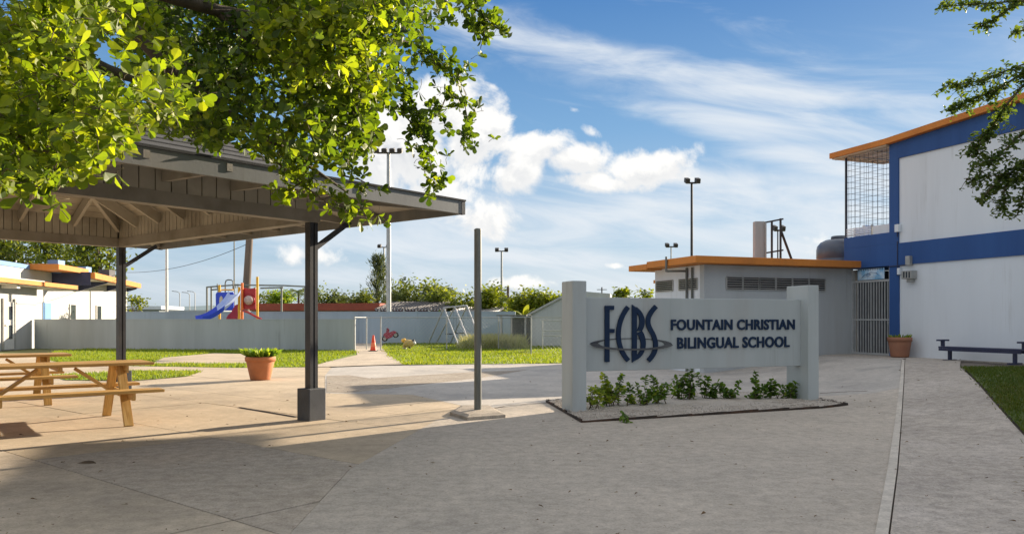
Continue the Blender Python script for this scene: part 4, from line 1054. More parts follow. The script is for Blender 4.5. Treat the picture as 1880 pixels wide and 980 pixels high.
# --- toy motorcycle
c = Vector((G(716, 630).x-.05, 40.35, 0)); mt = thing('toy_motorcycle', (c.x, c.y, .0), 'crimson toy motorcycle ride-on with black wheels by the blue-grey wall', 'ride-on toy')
def mo(px, py, y=0): q = P(px, py, 40.3); return Vector((q.x, q.y+y, q.z))
for (wx, wy, r) in ((706.5, 621.5, .15), (726.5, 614.5, .15)):
    w0 = mo(wx, wy); r = 5.2*40.3/1430
    mb = MB()
    for (r0, r1, hw, nm, mm) in ((r*.6, r, .06, 'tyre', 'rubber'), (0.0, r*.58, .05, 'rim', 'alum')):
        mb = MB(); n = 20; vs = []
        for rr, yy in ((r0, -hw), (r1, -hw), (r1, hw), (r0, hw)):
            for k in range(n): a = 6.2832*k/n; vs.append(w0+Vector((rr*math.cos(a), yy, rr*math.sin(a))))
        fs = [(j*n+k, j*n+(k+1) % n, ((j+1) % 4)*n+(k+1) % n, ((j+1) % 4)*n+k) for j in range(4) for k in range(n)]
        mb.add(vs, fs); mb.build(nm, M[mm], mt)
mb = MB(); mb.prism([mo(*q, -.11) for q in ((703, 616), (707, 611), (711, 609), (716, 610), (722, 607), (727, 608), (728, 611), (723, 614), (720, 619), (714, 621), (709, 622), (707, 617))], Vector((0, .22, 0))); mb.build('body', M['plastic_crim'], mt, bevel=.02)
MB().prism([mo(*q, -.05) for q in ((709, 609), (710, 602), (712, 602), (715, 605), (714, 610))], Vector((0, .1, 0))).build('windshield', M['plastic_crim'], mt, bevel=.01)
MB().bar(mo(711, 604, -.2), mo(711, 604, .2), .03, .03).build('handlebar', M['rubber'], mt)
# --- toy dog rocker
def toy(px, py): q = P(px, py, 33.6); return q
td = thing('spring_rocker', G(752, 640.5).to_tuple(), 'tan and white animal-shaped spring rocker on the lawn', 'ride-on toy')
mb = MB(); mb.path([toy(742, 628), toy(744, 629), toy(750, 630.5), toy(756, 630), toy(759, 628.5)], [.10, .16, .17, .15, .09], 10); mb.build('body', M['toy_tan'], td)
mb = MB(); mb.path([toy(737.0, 627), toy(739, 625.5), toy(742, 625), toy(744, 627)], [.03, .09, .11, .08], 8); mb.build('head', M['plastic_yel'], td)
mb = MB(); mb.path([toy(757, 628), toy(760, 628.5), toy(763, 631.5)], [.07, .08, .04], 8); mb.build('saddle', M['toy_white'], td)
mb = MB(); mb.path([toy(757, 626), toy(759, 625), toy(761, 627)], [.05, .07, .04], 8); mb.build('handle', M['toy_dark'], td)
for px in (742, 745): MB().tube(toy(px, 630), toy(px-1, 640), .05, .035, n=8).build('leg', M['toy_tan'], td); MB().obox(toy(px-1.2, 639.6), Vector((.05, 0, 0)), Vector((0, .06, 0)), Z*.03).build('foot', M['toy_white'], td)
mb = MB(); mb.path([toy(751, 631), toy(752, 634), toy(751.5, 637), toy(753, 640.5)], .05, 8); mb.build('spring', M['toy_dark'], td)

# --- swing set
def sw(px, py, y=39.0): return P(px, py, y)
ss = thing('swing_set', (sw(835, 630).x, 39.3, 0), 'white tubular swing frame with slanted legs in front of the boundary wall', 'swing set')
def gnd(px, y): return Vector(((px-CX)/FPX*y, y, 0))
t0s, t1s, t2s = sw(815, 565, 40.0), sw(835, 563, 39.6), sw(857, 561, 39.2)
MB().tube(t0s, t2s, .05, n=10).build('top_bar', M['galv'], ss)
for tp, bp in ((t0s, gnd(842, 37.2)), (t1s, gnd(864, 37.0)), (t2s, gnd(886, 36.6))): MB().tube(tp, bp, .042, n=10).build('leg', M['galv'], ss)
for tp, bp in ((t0s, gnd(786, 40.75)), (t1s, gnd(800, 40.7)), (t2s, gnd(826, 40.6))): MB().tube(tp, bp, .032, n=8).build('leg', M['galv'], ss)
for s in (.28, .72):
    a = t0s.lerp(t2s, s)
    for dx in (-.18, .18): MB().tube(a+Vector((dx, 0, 0)), a+Vector((dx, -.1, -1.35)), .008, n=4).build('chain', M['pole_dark'], ss)
    MB().obox(a+Vector((0, -.1, -1.36)), Vector((.23, 0, 0)), Vector((0, .08, 0)), Z*.02).build('seat', M['rubber'], ss)
# --- tall ornamental grass
def reeds():
    v = []; f = []; tn = []
    for k in range(3600):
        px = random.choice((random.gauss(890, 17), random.gauss(925, 18), random.uniform(838, 968))); Y = random.uniform(33.5, 37.5); x = (px-CX)/FPX*Y
        h = random.uniform(.3, .72)*(1 if 845 < px < 965 else .5); a = random.uniform(0, 6.28); w = .012; lx, ly = random.gauss(0, .16), random.gauss(0, .12)
        i = len(v); m = Vector((x+lx*.35, Y+ly*.35, h*.6)); dx, dy = math.cos(a)*w, math.sin(a)*w
        v += [(x-dx, Y-dy, 0), (x+dx, Y+dy, 0), (m.x+dx, m.y+dy, m.z), (m.x-dx, m.y-dy, m.z), (x+lx, Y+ly, h)]; f += [(i, i+1, i+2, i+3), (i+3, i+2, i+4)]; c_ = random.random(); tn += [c_*.7, min(1, c_+.3)]
    me = bpy.data.meshes.new('tall_grass'); me.from_pydata(v, [], f); tone_attr(me, tn); me.update()
    tag(link('tall_grass', me, M['reed']), 'pale feathery tall grass growing along the fence', kind='stuff')
reeds()

# --- slide and climbing set behind the low wall
def pg(px, py, y=37.5): return P(px, py, y)
pst = thing('playground_set', (pg(425, 586).x, 37.5, 0), 'plastic play tower with a blue slide and red bubble panel behind the low grey wall', 'play set')
for px, m, top in ((403, 'plastic_yel', 523), (439, 'plastic_yel', 527), (444.5, 'plastic_ora', 519), (472.5, 'plastic_yel', 508)):
    q = pg(px, top, 38.0 if px < 430 else 37.4); MB().tube(Vector((q.x, q.y, 0)), q, .06, n=10).build('post', M[m], pst)
def panel(pxs, y0, th, m, name, bevel=.03): return MB().prism([pg(*q, y0) for q in pxs], Vector((0, th, 0))).build(name, M[m], pst, bevel=bevel)
panel([(396, 570), (395.5, 540), (397.5, 536.5), (429, 536), (429, 570)], 37.9, .08, 'plastic_blue', 'blue_panel')
panel([(404, 563), (402.5, 555), (403, 546), (406, 543), (408.5, 546), (408, 560), (406, 564)], 37.88, .015, 'cream', 'panel_window', 0)
panel([(444.5, 567), (444.5, 530), (448, 528.5), (458, 529.5), (469.5, 528.5), (469.5, 568)], 37.5, .08, 'plastic_red', 'red_panel')
bc = pg(457, 551, 37.44); mb = MB(); n = 24
prof = [(.235, 0), (.23, -.06), (.19, -.14), (.12, -.19), (0, -.21)]; vs = [bc+Vector((r*math.cos(6.2832*k/n), y, r*math.sin(6.2832*k/n))) for r, y in prof for k in range(n)]
mb.add(vs, [(j*n+k, j*n+(k+1) % n, (j+1)*n+(k+1) % n, (j+1)*n+k) for j in range(len(prof)-1) for k in range(n)], True); mb.build('bubble_window', M['bubble'], pst)
mb = MB(); n = 28; vs = []
for r, y in ((.235, -.03), (.275, -.03), (.275, .02), (.235, .02)): vs += [bc+Vector((r*math.cos(6.2832*k/n), y, r*math.sin(6.2832*k/n))) for k in range(n)]
mb.add(vs, [(j*n+k, j*n+(k+1) % n, ((j+1) % 4)*n+(k+1) % n, ((j+1) % 4)*n+k) for j in range(4) for k in range(n)], True); mb.build('bubble_ring', M['plastic_red'], pst)
# the slide chute: runs from the tower towards the camera and left
top_c = pg(434, 538, 37.3); ch = MB(); secs = []
for k in range(15):
    s = k/14; px = 431-66*s**1.1; Y = 37.25-1.1*s; zt = pg(434, 546, 37.3).z*(1-s)+.0*s; z = 1.22+(2.45-1.22)*(1-s)**1.7
    secs.append(Vector(((px-CX)/FPX*Y, Y, z)))
def chute(a0, a1, name, m):
    mb = MB(); w = .55
    for k in range(a0, a1):
        for (s0, s1) in ((-1, -.8), (-.8, .8), (.8, 1)):
            def q(i, s): h = .22 if abs(s) == 1 else 0; d = (secs[min(i+1, 14)]-secs[max(i-1, 0)]).normalized(); n_ = Vector((d.y, -d.x, 0)).normalized(); return secs[i]+n_*s*w+Z*h
            A, B_, C_, D_ = q(k, s0), q(k+1, s0), q(k+1, s1), q(k, s1); mb.prism([A, B_, C_, D_], Z*.03)
    return mb.build(name, M[m], pst)
chute(0, 6, 'upper_chute', 'plastic_pale'); chute(6, 14, 'lower_chute', 'plastic_blue')
panel([(424, 573), (431, 560), (440, 557), (440, 586), (414, 586), (418, 578)], 37.6, .06, 'plastic_crim', 'red_side_panel')
mb = MB(); mb.path([pg(446, 570, 36.8), pg(455, 573, 36.6), pg(466, 579, 36.4), pg(480, 586, 36.2)], .05, 8); mb.build('arch_rail', M['plastic_red'], pst)
mb = MB(); mb.path([pg(404, 537, 38.2), pg(405, 533, 38.2), pg(409, 532, 38.2), pg(428, 532, 38.2)], .035, 8); mb.build('hand_rail', M['plastic_yel'], pst)
mb = MB(); mb.path([pg(413.5, 537, 38.3), pg(413.5, 520, 38.3), pg(415, 515, 38.3), pg(419, 513.5, 38.3), pg(425, 514, 38.3), pg(428, 517, 38.3), pg(428, 532, 38.3)], .03, 8); mb.build('hoop_rail', M['galv_dull'], pst)
# --- cage frame behind it
def cg(px, py, y=46): return P(px, py, y)
cgf = thing('ball_cage', (cg(460, 570).x, 46, 0), 'tall tubular metal ball cage frame behind the play tower', 'frame')
for px in (380, 388, 401, 517, 560): q = cg(px, 526 if px != 388 else 527, 46 if px != 388 else 48); MB().tube(Vector((q.x, q.y, 0)), q, .06, n=8).build('post', M['galv_dull'], cgf)
for A, B_ in (((380, 527), (430, 523)), ((430, 523), (520, 524)), ((520, 524), (562, 526)), ((388, 532), (400, 531)), ((478, 529), (520, 527.5))): MB().tube(cg(*A), cg(*B_), .045, n=6).build('rail', M['galv_dull'], cgf)
for px in (433, 437, 399): q = cg(px, 521); MB().tube(q, q-Z*.25, .035, n=6).build('finial', M['galv_dull'], cgf)

# --- poles with lamps
def light_pole(px, ytop, Y, r, label, heads, m='galv', name='floodlight_pole', arm=.9, base=None, tilt=0):
    top = P(px, ytop, Y); b = Vector((top.x-tilt, Y, 0)); t = thing(name, b.to_tuple(), label, 'light pole', 'floodlight poles round the school')
    MB().tube(b, top, r, r*.72, n=12).build('pole', M[m], t)
    if heads:
        MB().bar(top+Vector((-arm, 0, 0)), top+Vector((arm, 0, 0)), .09, .09).build('cross_arm', M['pole_dark'], t)
        for k in range(heads):
            s = -arm+2*arm*(k+.0)/(heads-1); c_ = top+Vector((s, -.15, .02)); dn = Vector((0, -.9, -.45)).normalized()
            mb = MB(); mb.obox(c_+Z*.1, Vector((arm/heads*.82, 0, 0)), Vector((0, .25, .08)), Vector((0, -.04, .12))); mb.build('lamp_head', M['pole_dark'], t, bevel=.02)
            MB().obox(c_+Z*.1+Vector((0, .02, -.145)), Vector((arm/heads*.7, 0, 0)), Vector((0, .2, .064)), Vector((0, -.004, .012))).build('lamp_glass', M['alum'], t)
    return t
light_pole(713.5, 281, 48, .16, 'thick pale floodlight pole with a wide lamp rack, beside the grey-green conifer', 4, arm=.72)
light_pole(705, 454, 76, .11, 'slim floodlight pole directly left of the thick pale one', 2, arm=.42)
light_pole(921, 461, 70, .12, 'floodlight pole with twin heads right of the bare steel pole', 2, arm=.42)
light_pole(1270, 336, 45, .09, 'dark twin-headed floodlight pole rising behind the orange roof', 2, 'pole_dark', arm=.30)
light_pole(1232, 453, 62, .07, 'short-looking twin-headed floodlight pole at the left end of the orange roof', 2, arm=.34)
light_pole(1428, 423, 44, .05, 'small floodlight pole seen inside the roof steel frame', 2, 'pole_dark', arm=.22)
def plain_pole(px0, px1, ytop, Y, r, label, m, cat='pole', name='flag_pole'):
    top = P(px1, ytop, Y); b = Vector(((px0-CX)/FPX*Y, Y, 0)); t = thing(name, b.to_tuple(), label, cat)
    MB().tube(b, top, r, r*.8, n=10).build('pole', M[m], t); return t, top
plain_pole(306, 306, 440, 55, .11, 'plain white flag pole right of the pavilion back post', 'toy_white')
plain_pole(430, 430, 440, 52, .05, 'thin grey mast rising behind the blue slide', 'galv_dull', name='mast')
wp, wtop = plain_pole(447, 458, 438, 47, .26, 'leaning weathered wooden utility pole behind the red panel', 'wood_pole', 'utility pole', 'utility_pole')
plain_pole(933, 932.5, 526, 60, .13, 'short wooden utility pole among the yellow-green trees', 'wood_pole', 'utility pole', 'utility_pole')
up, utop = plain_pole(1105, 1105, 527, 95, .10, 'distant dark utility pole just right of the left sign pillar', 'pole_dark', 'utility pole', 'utility_pole')
for z in (0, .6): MB().bar(utop+Vector((-.6, 0, -.3-z)), utop+Vector((.6, 0, -.3-z)), .08, .08).build('cross_arm', M['pole_dark'], up)
for px, ytop in ((348, 540), (330, 538), (358, 538)): 
    q, tp = plain_pole(px, px, ytop, 130, .09, {348: 'distant curved street lamp above the boundary wall', 330: 'distant lamp post left of the curved street lamp', 358: 'distant lamp post right of the curved street lamp'}[px], 'galv', 'lamp post', 'lamp_post')
    mb = MB(); mb.path([tp, tp+Vector((-.4, 0, .25)), tp+Vector((-1.3, 0, .35))], .06, 6); mb.build('lamp_arm', M['galv'], q)
wires = thing('power_line', P(330, 480, 60).to_tuple(), 'thin overhead wire sagging from the left buildings to the wooden pole', 'wire')
mb = MB(); a, b = P(225, 500, 55), P(456, 447, 47); mb.path([a.lerp(b, k/16)-Z*.5*(1-(2*k/16-1)**2) for k in range(17)], .016, 4); mb.build('wire', M['pole_dark'], wires)

# --- low buildings beyond the boundary wall
def simple_block(name, label, px0, px1, Y, Y1, zt, wallm, roofm, rz, over=.5, roof_t=.35):
    a, b = P(px0, 586, Y), P(px1, 586, Y1); d = Vector((b.x-a.x, b.y-a.y, 0)); ln = d.length; d.normalize(); n = Vector((-d.y, d.x, 0)); o0 = Vector((a.x, a.y, 0))
    t = thing(name, (o0+d*ln/2+n*3).to_tuple(), label, 'building'); MB().fbox(o0, d, n, (0, ln), (0, 7), (-.1, zt)).build('wall', wallm, t)
    MB().fbox(o0, d, n, (-over, ln+over), (-over, 7+over), (zt+.005, zt+roof_t)).build('roof', roofm, t); return t, o0, d, n, ln
rb, o0, d, n, ln = simple_block('red_roofed_house', 'long low house with a red-brown roof band beyond the boundary wall', 462, 688, 62, 60, 1.98, M['tanwall'], M['brickred'], 0, .6, .56)
for k in range(7): s = 1+ln*k/7.3; fr_ = MB().fbox(o0, d, n, (s, s+1.0), (-.03, .02), (1.2, 1.86)).build('window', M['toy_white'], rb); MB().fbox(o0, d, n, (s+.08, s+.92), (-.036, -.031), (1.26, 1.8)).build('pane', M['glass'], fr_)
MB().fbox(o0, d, n, (6, 6.1), (2, 2.1), (2.5, 2.55)).build('roof_vent', M['galv'], rb)
tr = thing('corrugated_shelter', P(750, 586, 58).to_tuple()[:2]+(0,), 'open shelter with a striped corrugated metal roof beyond the boundary wall', 'building')
a, b = P(688, 586, 58), P(818, 586, 57); d = Vector((b.x-a.x, b.y-a.y, 0)); ln = d.length; d.normalize(); n = Vector((-d.y, d.x, 0)); o0 = Vector((a.x, a.y, 0))
mb = MB(); k = 0; nx = 46
vs = []
for i in range(nx+1):
    zoff = .05*math.sin(i*math.pi/1.0+.5*math.pi); s = ln*i/nx
    vs += [o0+d*s+Z*(1.98+zoff), o0+d*s+n*4+Z*(2.62+zoff)]
mb.add(vs, [(2*i, 2*i+2, 2*i+3, 2*i+1) for i in range(nx)]); mb.build('roof', M['tin'], tr)
for i in range(0, nx, 2): s = ln*i/nx; MB().bar(o0+d*s+Z*2.06, o0+d*s+n*4+Z*2.70, .10, .05).build('rib_shadow', M['tin_d'], tr)  # dark bars paint the shadow lines between corrugations
MB().fbox(o0, d, n, (0, ln), (3.6, 3.7), (0, 2.3)).build('rear_wall', M['brickred'], tr)
for i in range(6): s = .3+(ln-.6)*i/5; MB().fbox(o0, d, n, (s-.08, s+.08), (.1, .26), (0, 1.95)).build('post', M['toy_white'], tr)
t2 = thing('corrugated_shelter', P(850, 586, 56).to_tuple()[:2]+(0,), 'low pale corrugated lean-to roof behind the swing set', 'building')
a, b = P(822, 586, 56), P(912, 586, 55); d = Vector((b.x-a.x, b.y-a.y, 0)); ln = d.length; d.normalize(); n = Vector((-d.y, d.x, 0)); o0 = Vector((a.x, a.y, 0)); vs = []
for i in range(nx+1): s = ln*i/nx; z_ = .05*(-1)**i; vs += [o0+d*s+Z*(1.75+z_), o0+d*s+n*3+Z*(2.2+z_)]
mb = MB(); mb.add(vs, [(2*i, 2*i+2, 2*i+3, 2*i+1) for i in range(nx)]); mb.build('roof', M['tin'], t2); MB().fbox(o0, d, n, (0, ln), (2.6, 2.7), (0, 1.9)).build('rear_wall', M['tanwall'], t2)
simple_block('flat_house', 'small distant pale house with a grey roof left of the play tower', 318, 402, 120, 118, 2.2, M['white'], M['wall_gray'], 0, .6, .5)
simple_block('flat_house', 'distant pale green house right of the pavilion back post', 232, 292, 118, 118, 2.8, M['wall_gray'], M['white'], 0, .6, .5)

# --- white school wing on the far left, seen under the pavilion
LQ = Vector((-.169, .986, 0)); LN = Vector((.986, .169, 0)); LO = Vector((-22.0, 34.4, 0))
lw = thing('school_wing', LO.to_tuple(), 'white single-storey school wing with orange roof edge and glazed white door, far left', 'building')
def lx(rq, rn, rz): return MB().fbox(LO, LQ, LN, rq, rn, rz)
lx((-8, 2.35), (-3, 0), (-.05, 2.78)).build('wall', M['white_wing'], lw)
lx((-8.4, 4.45), (-3.4, 1.05), (2.79, 2.98)).build('roof', M['orange'], lw)
lx((-8.3, 4.35), (-3.3, .97), (2.76, 2.788)).build('soffit', M['cream'], lw)
lx((-1.5, -1.2), (.15, .75), (2.62, 2.758)).build('ceiling_lamp', M['toy_white'], lw)
s0 = (on_plane(4, 600, LO, LN)-LO).dot(LQ); s1 = (on_plane(24, 600, LO, LN)-LO).dot(LQ)
dr = lx((s0, s1), (.0, .05), (0, 2.05)).build('door', M['toy_white'], lw)
ws, we = s0+(s1-s0)*.28, s0+(s1-s0)*.82
for z0, z1 in ((1.28, 1.86), (.45, 1.05)):
    lx((ws, we), (.045, .058), (z0, z1)).build('window', M['glass'], dr)
    lx((ws, ws+(we-ws)*.3), (.0585, .064), (z0, z1)).build('blind', M['cream'], dr)
lx((s0+.06, s0+.12), (.05, .11), (.98, 1.08)).build('handle', M['galv'], dr)
lx((s1, s1+.08), (-.005, .09), (0, 2.2)).build('door_frame', M['alum'], lw); lx((s0-.08, s0), (-.005, .09), (0, 2.2)).build('door_frame', M['alum'], lw)
lx((s1+.3, 2.3), (.0, .03), (1.98, 2.05)).build('wall_trim', M['alum'], lw)
# rear wing with blue canopies
rw = thing('rear_school_wing', (-26, 48, 0), 'white school wing with dark blue canopies and orange edges behind the low grey wall', 'building')
RA = Vector((-26.3, 42.6, 0)); RD = Vector((-.178, .984, 0)).normalized(); RN = Vector((.984, .178, 0)).normalized()
def rx(rq, rn, rz): return MB().fbox(RA, RD, RN, rq, rn, rz)
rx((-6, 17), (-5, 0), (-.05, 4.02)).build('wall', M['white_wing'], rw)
rx((-6.2, -.3), (-5.1, .05), (4.025, 4.25)).build('parapet_sheet', M['box_blue'], rw)
rx((-.3, 4.3), (-5, 1.5), (4.03, 4.32)).build('roof', M['orange'], rw)
cA, cB = P(174, 586, 46), P(259, 586, 60.5); CD = Vector((cB.x-cA.x, cB.y-cA.y, 0)); cl = CD.length; CD.normalize(); CN = Vector((CD.y, -CD.x, 0)); CO = Vector((cA.x, cA.y, 0))
def cx_(rq, rn, rz): return MB().fbox(CO, CD, CN, rq, rn, rz)
cx_((0, cl), (-2.4, 0), (3.72, 4.06)).build('canopy', M['orange'], rw)
cx_((-.03, .0), (-2.4, -.22), (3.30, 4.08)).build('canopy_front', M['navy'], rw)
MB().prism([CO-CD*.02-CN*2.4+Z*3.30, CO-CD*.02-CN*.22+Z*3.72, CO-CD*.02-CN*2.4+Z*3.72], CD*.25).build('canopy_haunch', M['navy'], rw)
cx_((.4, cl-.4), (-2.3, -.3), (3.69, 3.718)).build('canopy_soffit', M['cream'], rw)
for s in (4.2, 9.5, 14.2):
    MB().prism([CO+CD*s-CN*2.4+Z*2.9, CO+CD*s-CN*.2+Z*3.62, CO+CD*s-CN*.2+Z*3.716, CO+CD*s-CN*2.4+Z*3.716], CD*.35).build('canopy_beam', M['navy'], rw)
    cx_((s, s+.35), (-2.75, -2.3), (0, 3.6)).build('column', M['navy'], rw)
for s in (1.4, 6.2, 11.2): cx_((s, s+2.4), (-2.62, -2.5), (0, 2.05)).build('partition', M['white_wing'], rw)
rx((1.5, 2.6), (.0, .05), (0, 2.25)).build('door', M['doorblue'], rw)
for s in (5.5, 10.2): fr_ = rx((s, s+.9), (.0, .06), (0, 2.2)).build('door', M['glass'], rw); rx((s-.08, s), (.0, .08), (0, 2.25)).build('frame', M['toy_white'], fr_)
for px0, px1, y0, y1, Y in ((94, 113, 478, 496, 45.5), (148, 163, 490, 502, 52)):
    a, b = P(px0, y0, Y), P(px1, y1, Y); MB().obox(Vector(((a.x+b.x)/2, Y, (a.z+4.0)/2)), Vector(((b.x-a.x)/2, 0, 0)), Vector((0, .35, 0)), Z*(a.z-4.0)/2).build('roof_unit', M['box_blue'], rw, bevel=.02)
a, b = P(186, 499, 54), P(206, 505, 54); MB().obox((a+b)/2, Vector(((b.x-a.x)/2, 0, 0)), Vector((0, .4, 0)), Z*.25).build('roof_unit', M['steel_box'], rw)
mb = MB(); mb.path([P(14, 497, 44), P(18, 489, 44), P(26, 487, 44), P(36, 489, 44), P(40, 497, 44)], .05, 6); mb.path([P(26, 487, 44), P(30, 478, 44)], .04, 6); mb.build('roof_pipe', M['galv'], rw)

# ------------------------------------------------------------------ trees and other plants
def leaf_faces(q, d, up, ln, wd, v, f, cup=.12):
    """obovate leaf with a rounded tip, folded along its midrib: base q, direction d, plane normal up"""
    d = d.normalized(); s = d.cross(up)
    if s.length < 1e-3: s = d.orthogonal()
    s.normalize(); n = s.cross(d); i = len(v)
    def pt(a, b, c): return q+d*ln*a+s*wd*b+n*ln*c
    v += [q, pt(.35, .24, cup*.4), pt(.68, .50, cup), pt(.9, .36, cup*.6), pt(1, 0, -.03), pt(.9, -.36, cup*.6), pt(.68, -.50, cup), pt(.35, -.24, cup*.4), pt(.6, 0, 0)]
    f += [(i, i+1, i+8), (i+1, i+2, i+8), (i+2, i+3, i+4, i+8), (i+4, i+5, i+6, i+8), (i+6, i+7, i+8), (i+7, i, i+8)]
def rosette(q, axis, n, ln, rnd, v, f, tn, tone, sp=.5):
    axis = axis.normalized(); x = axis.orthogonal().normalized(); y = axis.cross(x); a0 = rnd.uniform(0, 6.28)
    for j in range(n):
        a = a0+6.2832*j/n+rnd.uniform(-.4, .4); out = x*math.cos(a)+y*math.sin(a)
        d = out*rnd.uniform(.6, 1.1)+axis*rnd.uniform(.0, 1.0)*sp*2-Z*.15
        l = ln*rnd.choice((.5, .7, .85, 1, 1.1, 1.2)); leaf_faces(q+axis*rnd.uniform(-.3, .1)*ln, d, axis+Vector((rnd.gauss(0, .4), rnd.gauss(0, .4), rnd.gauss(0, .4))), l, l*rnd.uniform(.48, .66), v, f, rnd.uniform(.0, .09))
        t = min(1, max(0, rnd.gauss(tone, .2))); tn += [t]*6
def finish(name, v, f, tn, m, par, kind='stuff'):
    off = off_of(par); me = bpy.data.meshes.new(name); me.from_pydata([tuple(Vector(p)-off) for p in v], [], f); tone_attr(me, tn); me.update()
    o = link(name, me, m, par)
    if kind: o['kind'] = kind
    return o
def yard_tree():
    rnd = random.Random(5)
    base = Vector((-3.9, 1.3, 0))
    t = thing('shade_tree', base.to_tuple(), 'large leafy shade tree whose sunlit branches hang over the pavilion roof', 'tree')
    tk = MB(); fork = base+Vector((.35, .5, 2.6))
    tk.path([base-Z*.1, base+Vector((.02, .05, .25)), base+Vector((.12, .2, 1.2)), fork, fork+Vector((.2, .5, .8))], [.24, .19, .16, .14, .12], 12)
    tk.build('trunk', M['bark'], t)
    v = []; f = []; tn = []; tw = MB(); lb = MB()
    def limb(pts, r0, r1):
        n = len(pts); lb.path(pts, [r0+(r1-r0)*i/(n-1) for i in range(n)], 7)
    top = fork+Vector((.2, .5, .8))
    limb([top, P(-260, 40, 3.4), P(40, 60, 4.2), P(200, 130, 4.4), P(330, 170, 4.5)], .10, .012)
    limb([top, P(-200, -80, 3.9), P(150, -60, 5.2), P(400, 20, 6.2), P(620, 60, 6.9), P(760, 80, 7.2)], .11, .012)
    limb([P(150, -60, 5.2), P(300, 120, 6.0), P(440, 220, 6.5), P(560, 300, 6.8), P(640, 355, 7.0)], .06, .008)
    limb([P(400, 20, 6.2), P(540, 140, 6.6), P(640, 200, 6.9), P(690, 240, 7.0)], .045, .008)
    limb([P(620, 60, 6.9), P(720, -30, 7.2), P(850, 0, 7.4), P(915, 50, 7.5)], .035, .006)
    limb([top, P(-300, 200, 3.2), P(-40, 230, 3.7), P(90, 270, 3.9)], .06, .008)
    def cluster(q, ln, n, tone, tw_from=None):
        ax = Vector((rnd.gauss(.25, .6), rnd.gauss(-.35, .6), rnd.gauss(.25, .55)))
        if ax.length < .1: ax = Vector((0, -1, .3))
        rosette(q, ax, n, ln, rnd, v, f, tn, tone)
        p0 = q-ax.normalized()*ln*rnd.uniform(.5, 1.3)+Vector((rnd.gauss(0, .02), rnd.gauss(0, .02), rnd.uniform(.0, .05)))
        tw.path([p0, p0.lerp(q, .5)+Vector((rnd.gauss(0, .012), rnd.gauss(0, .012), .012)), q], [.0028, .0022, .0015], 3)
    def fill(poly, n, Y0, Y1, ln, tone, clumps, sig):
        xs = [p[0] for p in poly]; ys = [p[1] for p in poly]; cs = []
        while len(cs) < clumps:
            c = (rnd.uniform(min(xs), max(xs)), rnd.uniform(min(ys), max(ys)))
            if in_poly(c, poly): cs.append((*c, rnd.uniform(Y0, Y1)))
        k = 0
        while k < n:
            c = rnd.choice(cs); s = sig*(1 if rnd.random() < .75 else 1.7)
            px, py = rnd.gauss(c[0], s), rnd.gauss(c[1], s*.8)
            if not in_poly((px, py), poly): continue
            Y = min(Y1+.5, max(Y0-.3, rnd.gauss(c[2], s*c[2]/FPX*1.1))); cluster(P(px, py, Y), ln, rnd.randint(4, 7), tone); k += 1
    # near mass on the left, sunlit look put into a light tone
    A_ = [(-60, -60), (250, -60), (290, 50), (350, 130), (372, 180), (366, 215), (330, 215), (285, 232), (235, 262), (200, 296), (150, 318), (70, 345), (-60, 350)]
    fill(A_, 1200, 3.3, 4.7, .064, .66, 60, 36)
    # deep mass in the middle, its shade painted by a darker tone
    B_ = [(180, -60), (905, -60), (890, 10), (790, 60), (745, 90), (735, 160), (690, 215), (690, 258), (645, 305), (600, 312), (520, 300), (470, 280), (430, 286), (330, 255), (250, 240), (200, 180)]
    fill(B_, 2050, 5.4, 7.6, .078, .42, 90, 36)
    fill([(430, 200), (690, 170), (695, 262), (655, 330), (600, 338), (520, 322), (460, 285)], 150, 5.8, 7.0, .09, .5, 26, 26)
    C_ = [(470, -60), (720, -60), (735, 60), (690, 190), (560, 160), (470, 80)]
    fill(C_, 600, 5.2, 6.4, .082, .74, 30, 34)  # lighter tone paints sunlit leaves
    fill([(190, -40), (480, -40), (500, 140), (440, 250), (300, 235), (230, 130)], 700, 6.4, 8.0, .078, .08, 34, 40)  # darkest tone, shade of the crown interior painted into the leaves
    def strand(pts, n, ln, jit, tone, r=.009):
        pts3 = [P(*p) for p in pts]; tw.path(pts3, [r*(1-.65*i/(len(pts3)-1)) for i in range(len(pts3))], 5)
        for k in range(n):
            s = (k+rnd.random())/n*(len(pts3)-1); i = min(len(pts3)-2, int(s)); q = pts3[i].lerp(pts3[i+1], s-i)
            q = q+Vector((rnd.gauss(0, jit), rnd.gauss(0, jit), rnd.gauss(0, jit))); cluster(q, ln, rnd.randint(5, 7), tone)
    strand([(690, 60, 7), (745, 80, 7.1), (790, 95, 7.1), (830, 135, 7.2), (852, 185, 7.2), (862, 240, 7.2), (868, 262, 7.2)], 62, .085, .075, .42)
    strand([(790, 95, 7.1), (800, 120, 7), (815, 110, 7)], 10, .085, .06, .42)
    strand([(690, 120, 6.9), (745, 160, 7), (765, 200, 7), (770, 240, 7), (785, 280, 7.05), (795, 320, 7.1), (800, 350, 7.1)], 66, .085, .07, .36)
    strand([(770, 240, 7), (745, 215, 7), (735, 190, 7)], 16, .085, .06, .34)
    strand([(830, 150, 7.2), (810, 200, 7.2), (800, 215, 7.2)], 16, .085, .07, .34)
    strand([(760, -30, 7.2), (840, 0, 7.4), (890, 30, 7.5), (915, 55, 7.5)], 40, .085, .09, .48)
    strand([(890, 30, 7.5), (888, 65, 7.5), (882, 90, 7.5)], 12, .082, .05, .42)
    strand([(910, 50, 7.5), (930, 60, 7.5)], 6, .082, .03, .42)
    strand([(500, 290, 6.6), (550, 335, 6.4), (600, 372, 6.4), (650, 385, 6.4), (688, 402, 6.4)], 40, .08, .075, .58)
    strand([(560, 330, 6.4), (530, 350, 6.4), (515, 360, 6.4)], 12, .08, .05, .6)
    strand([(620, 320, 6.6), (660, 330, 6.6), (690, 345, 6.6)], 9, .08, .04, .5)
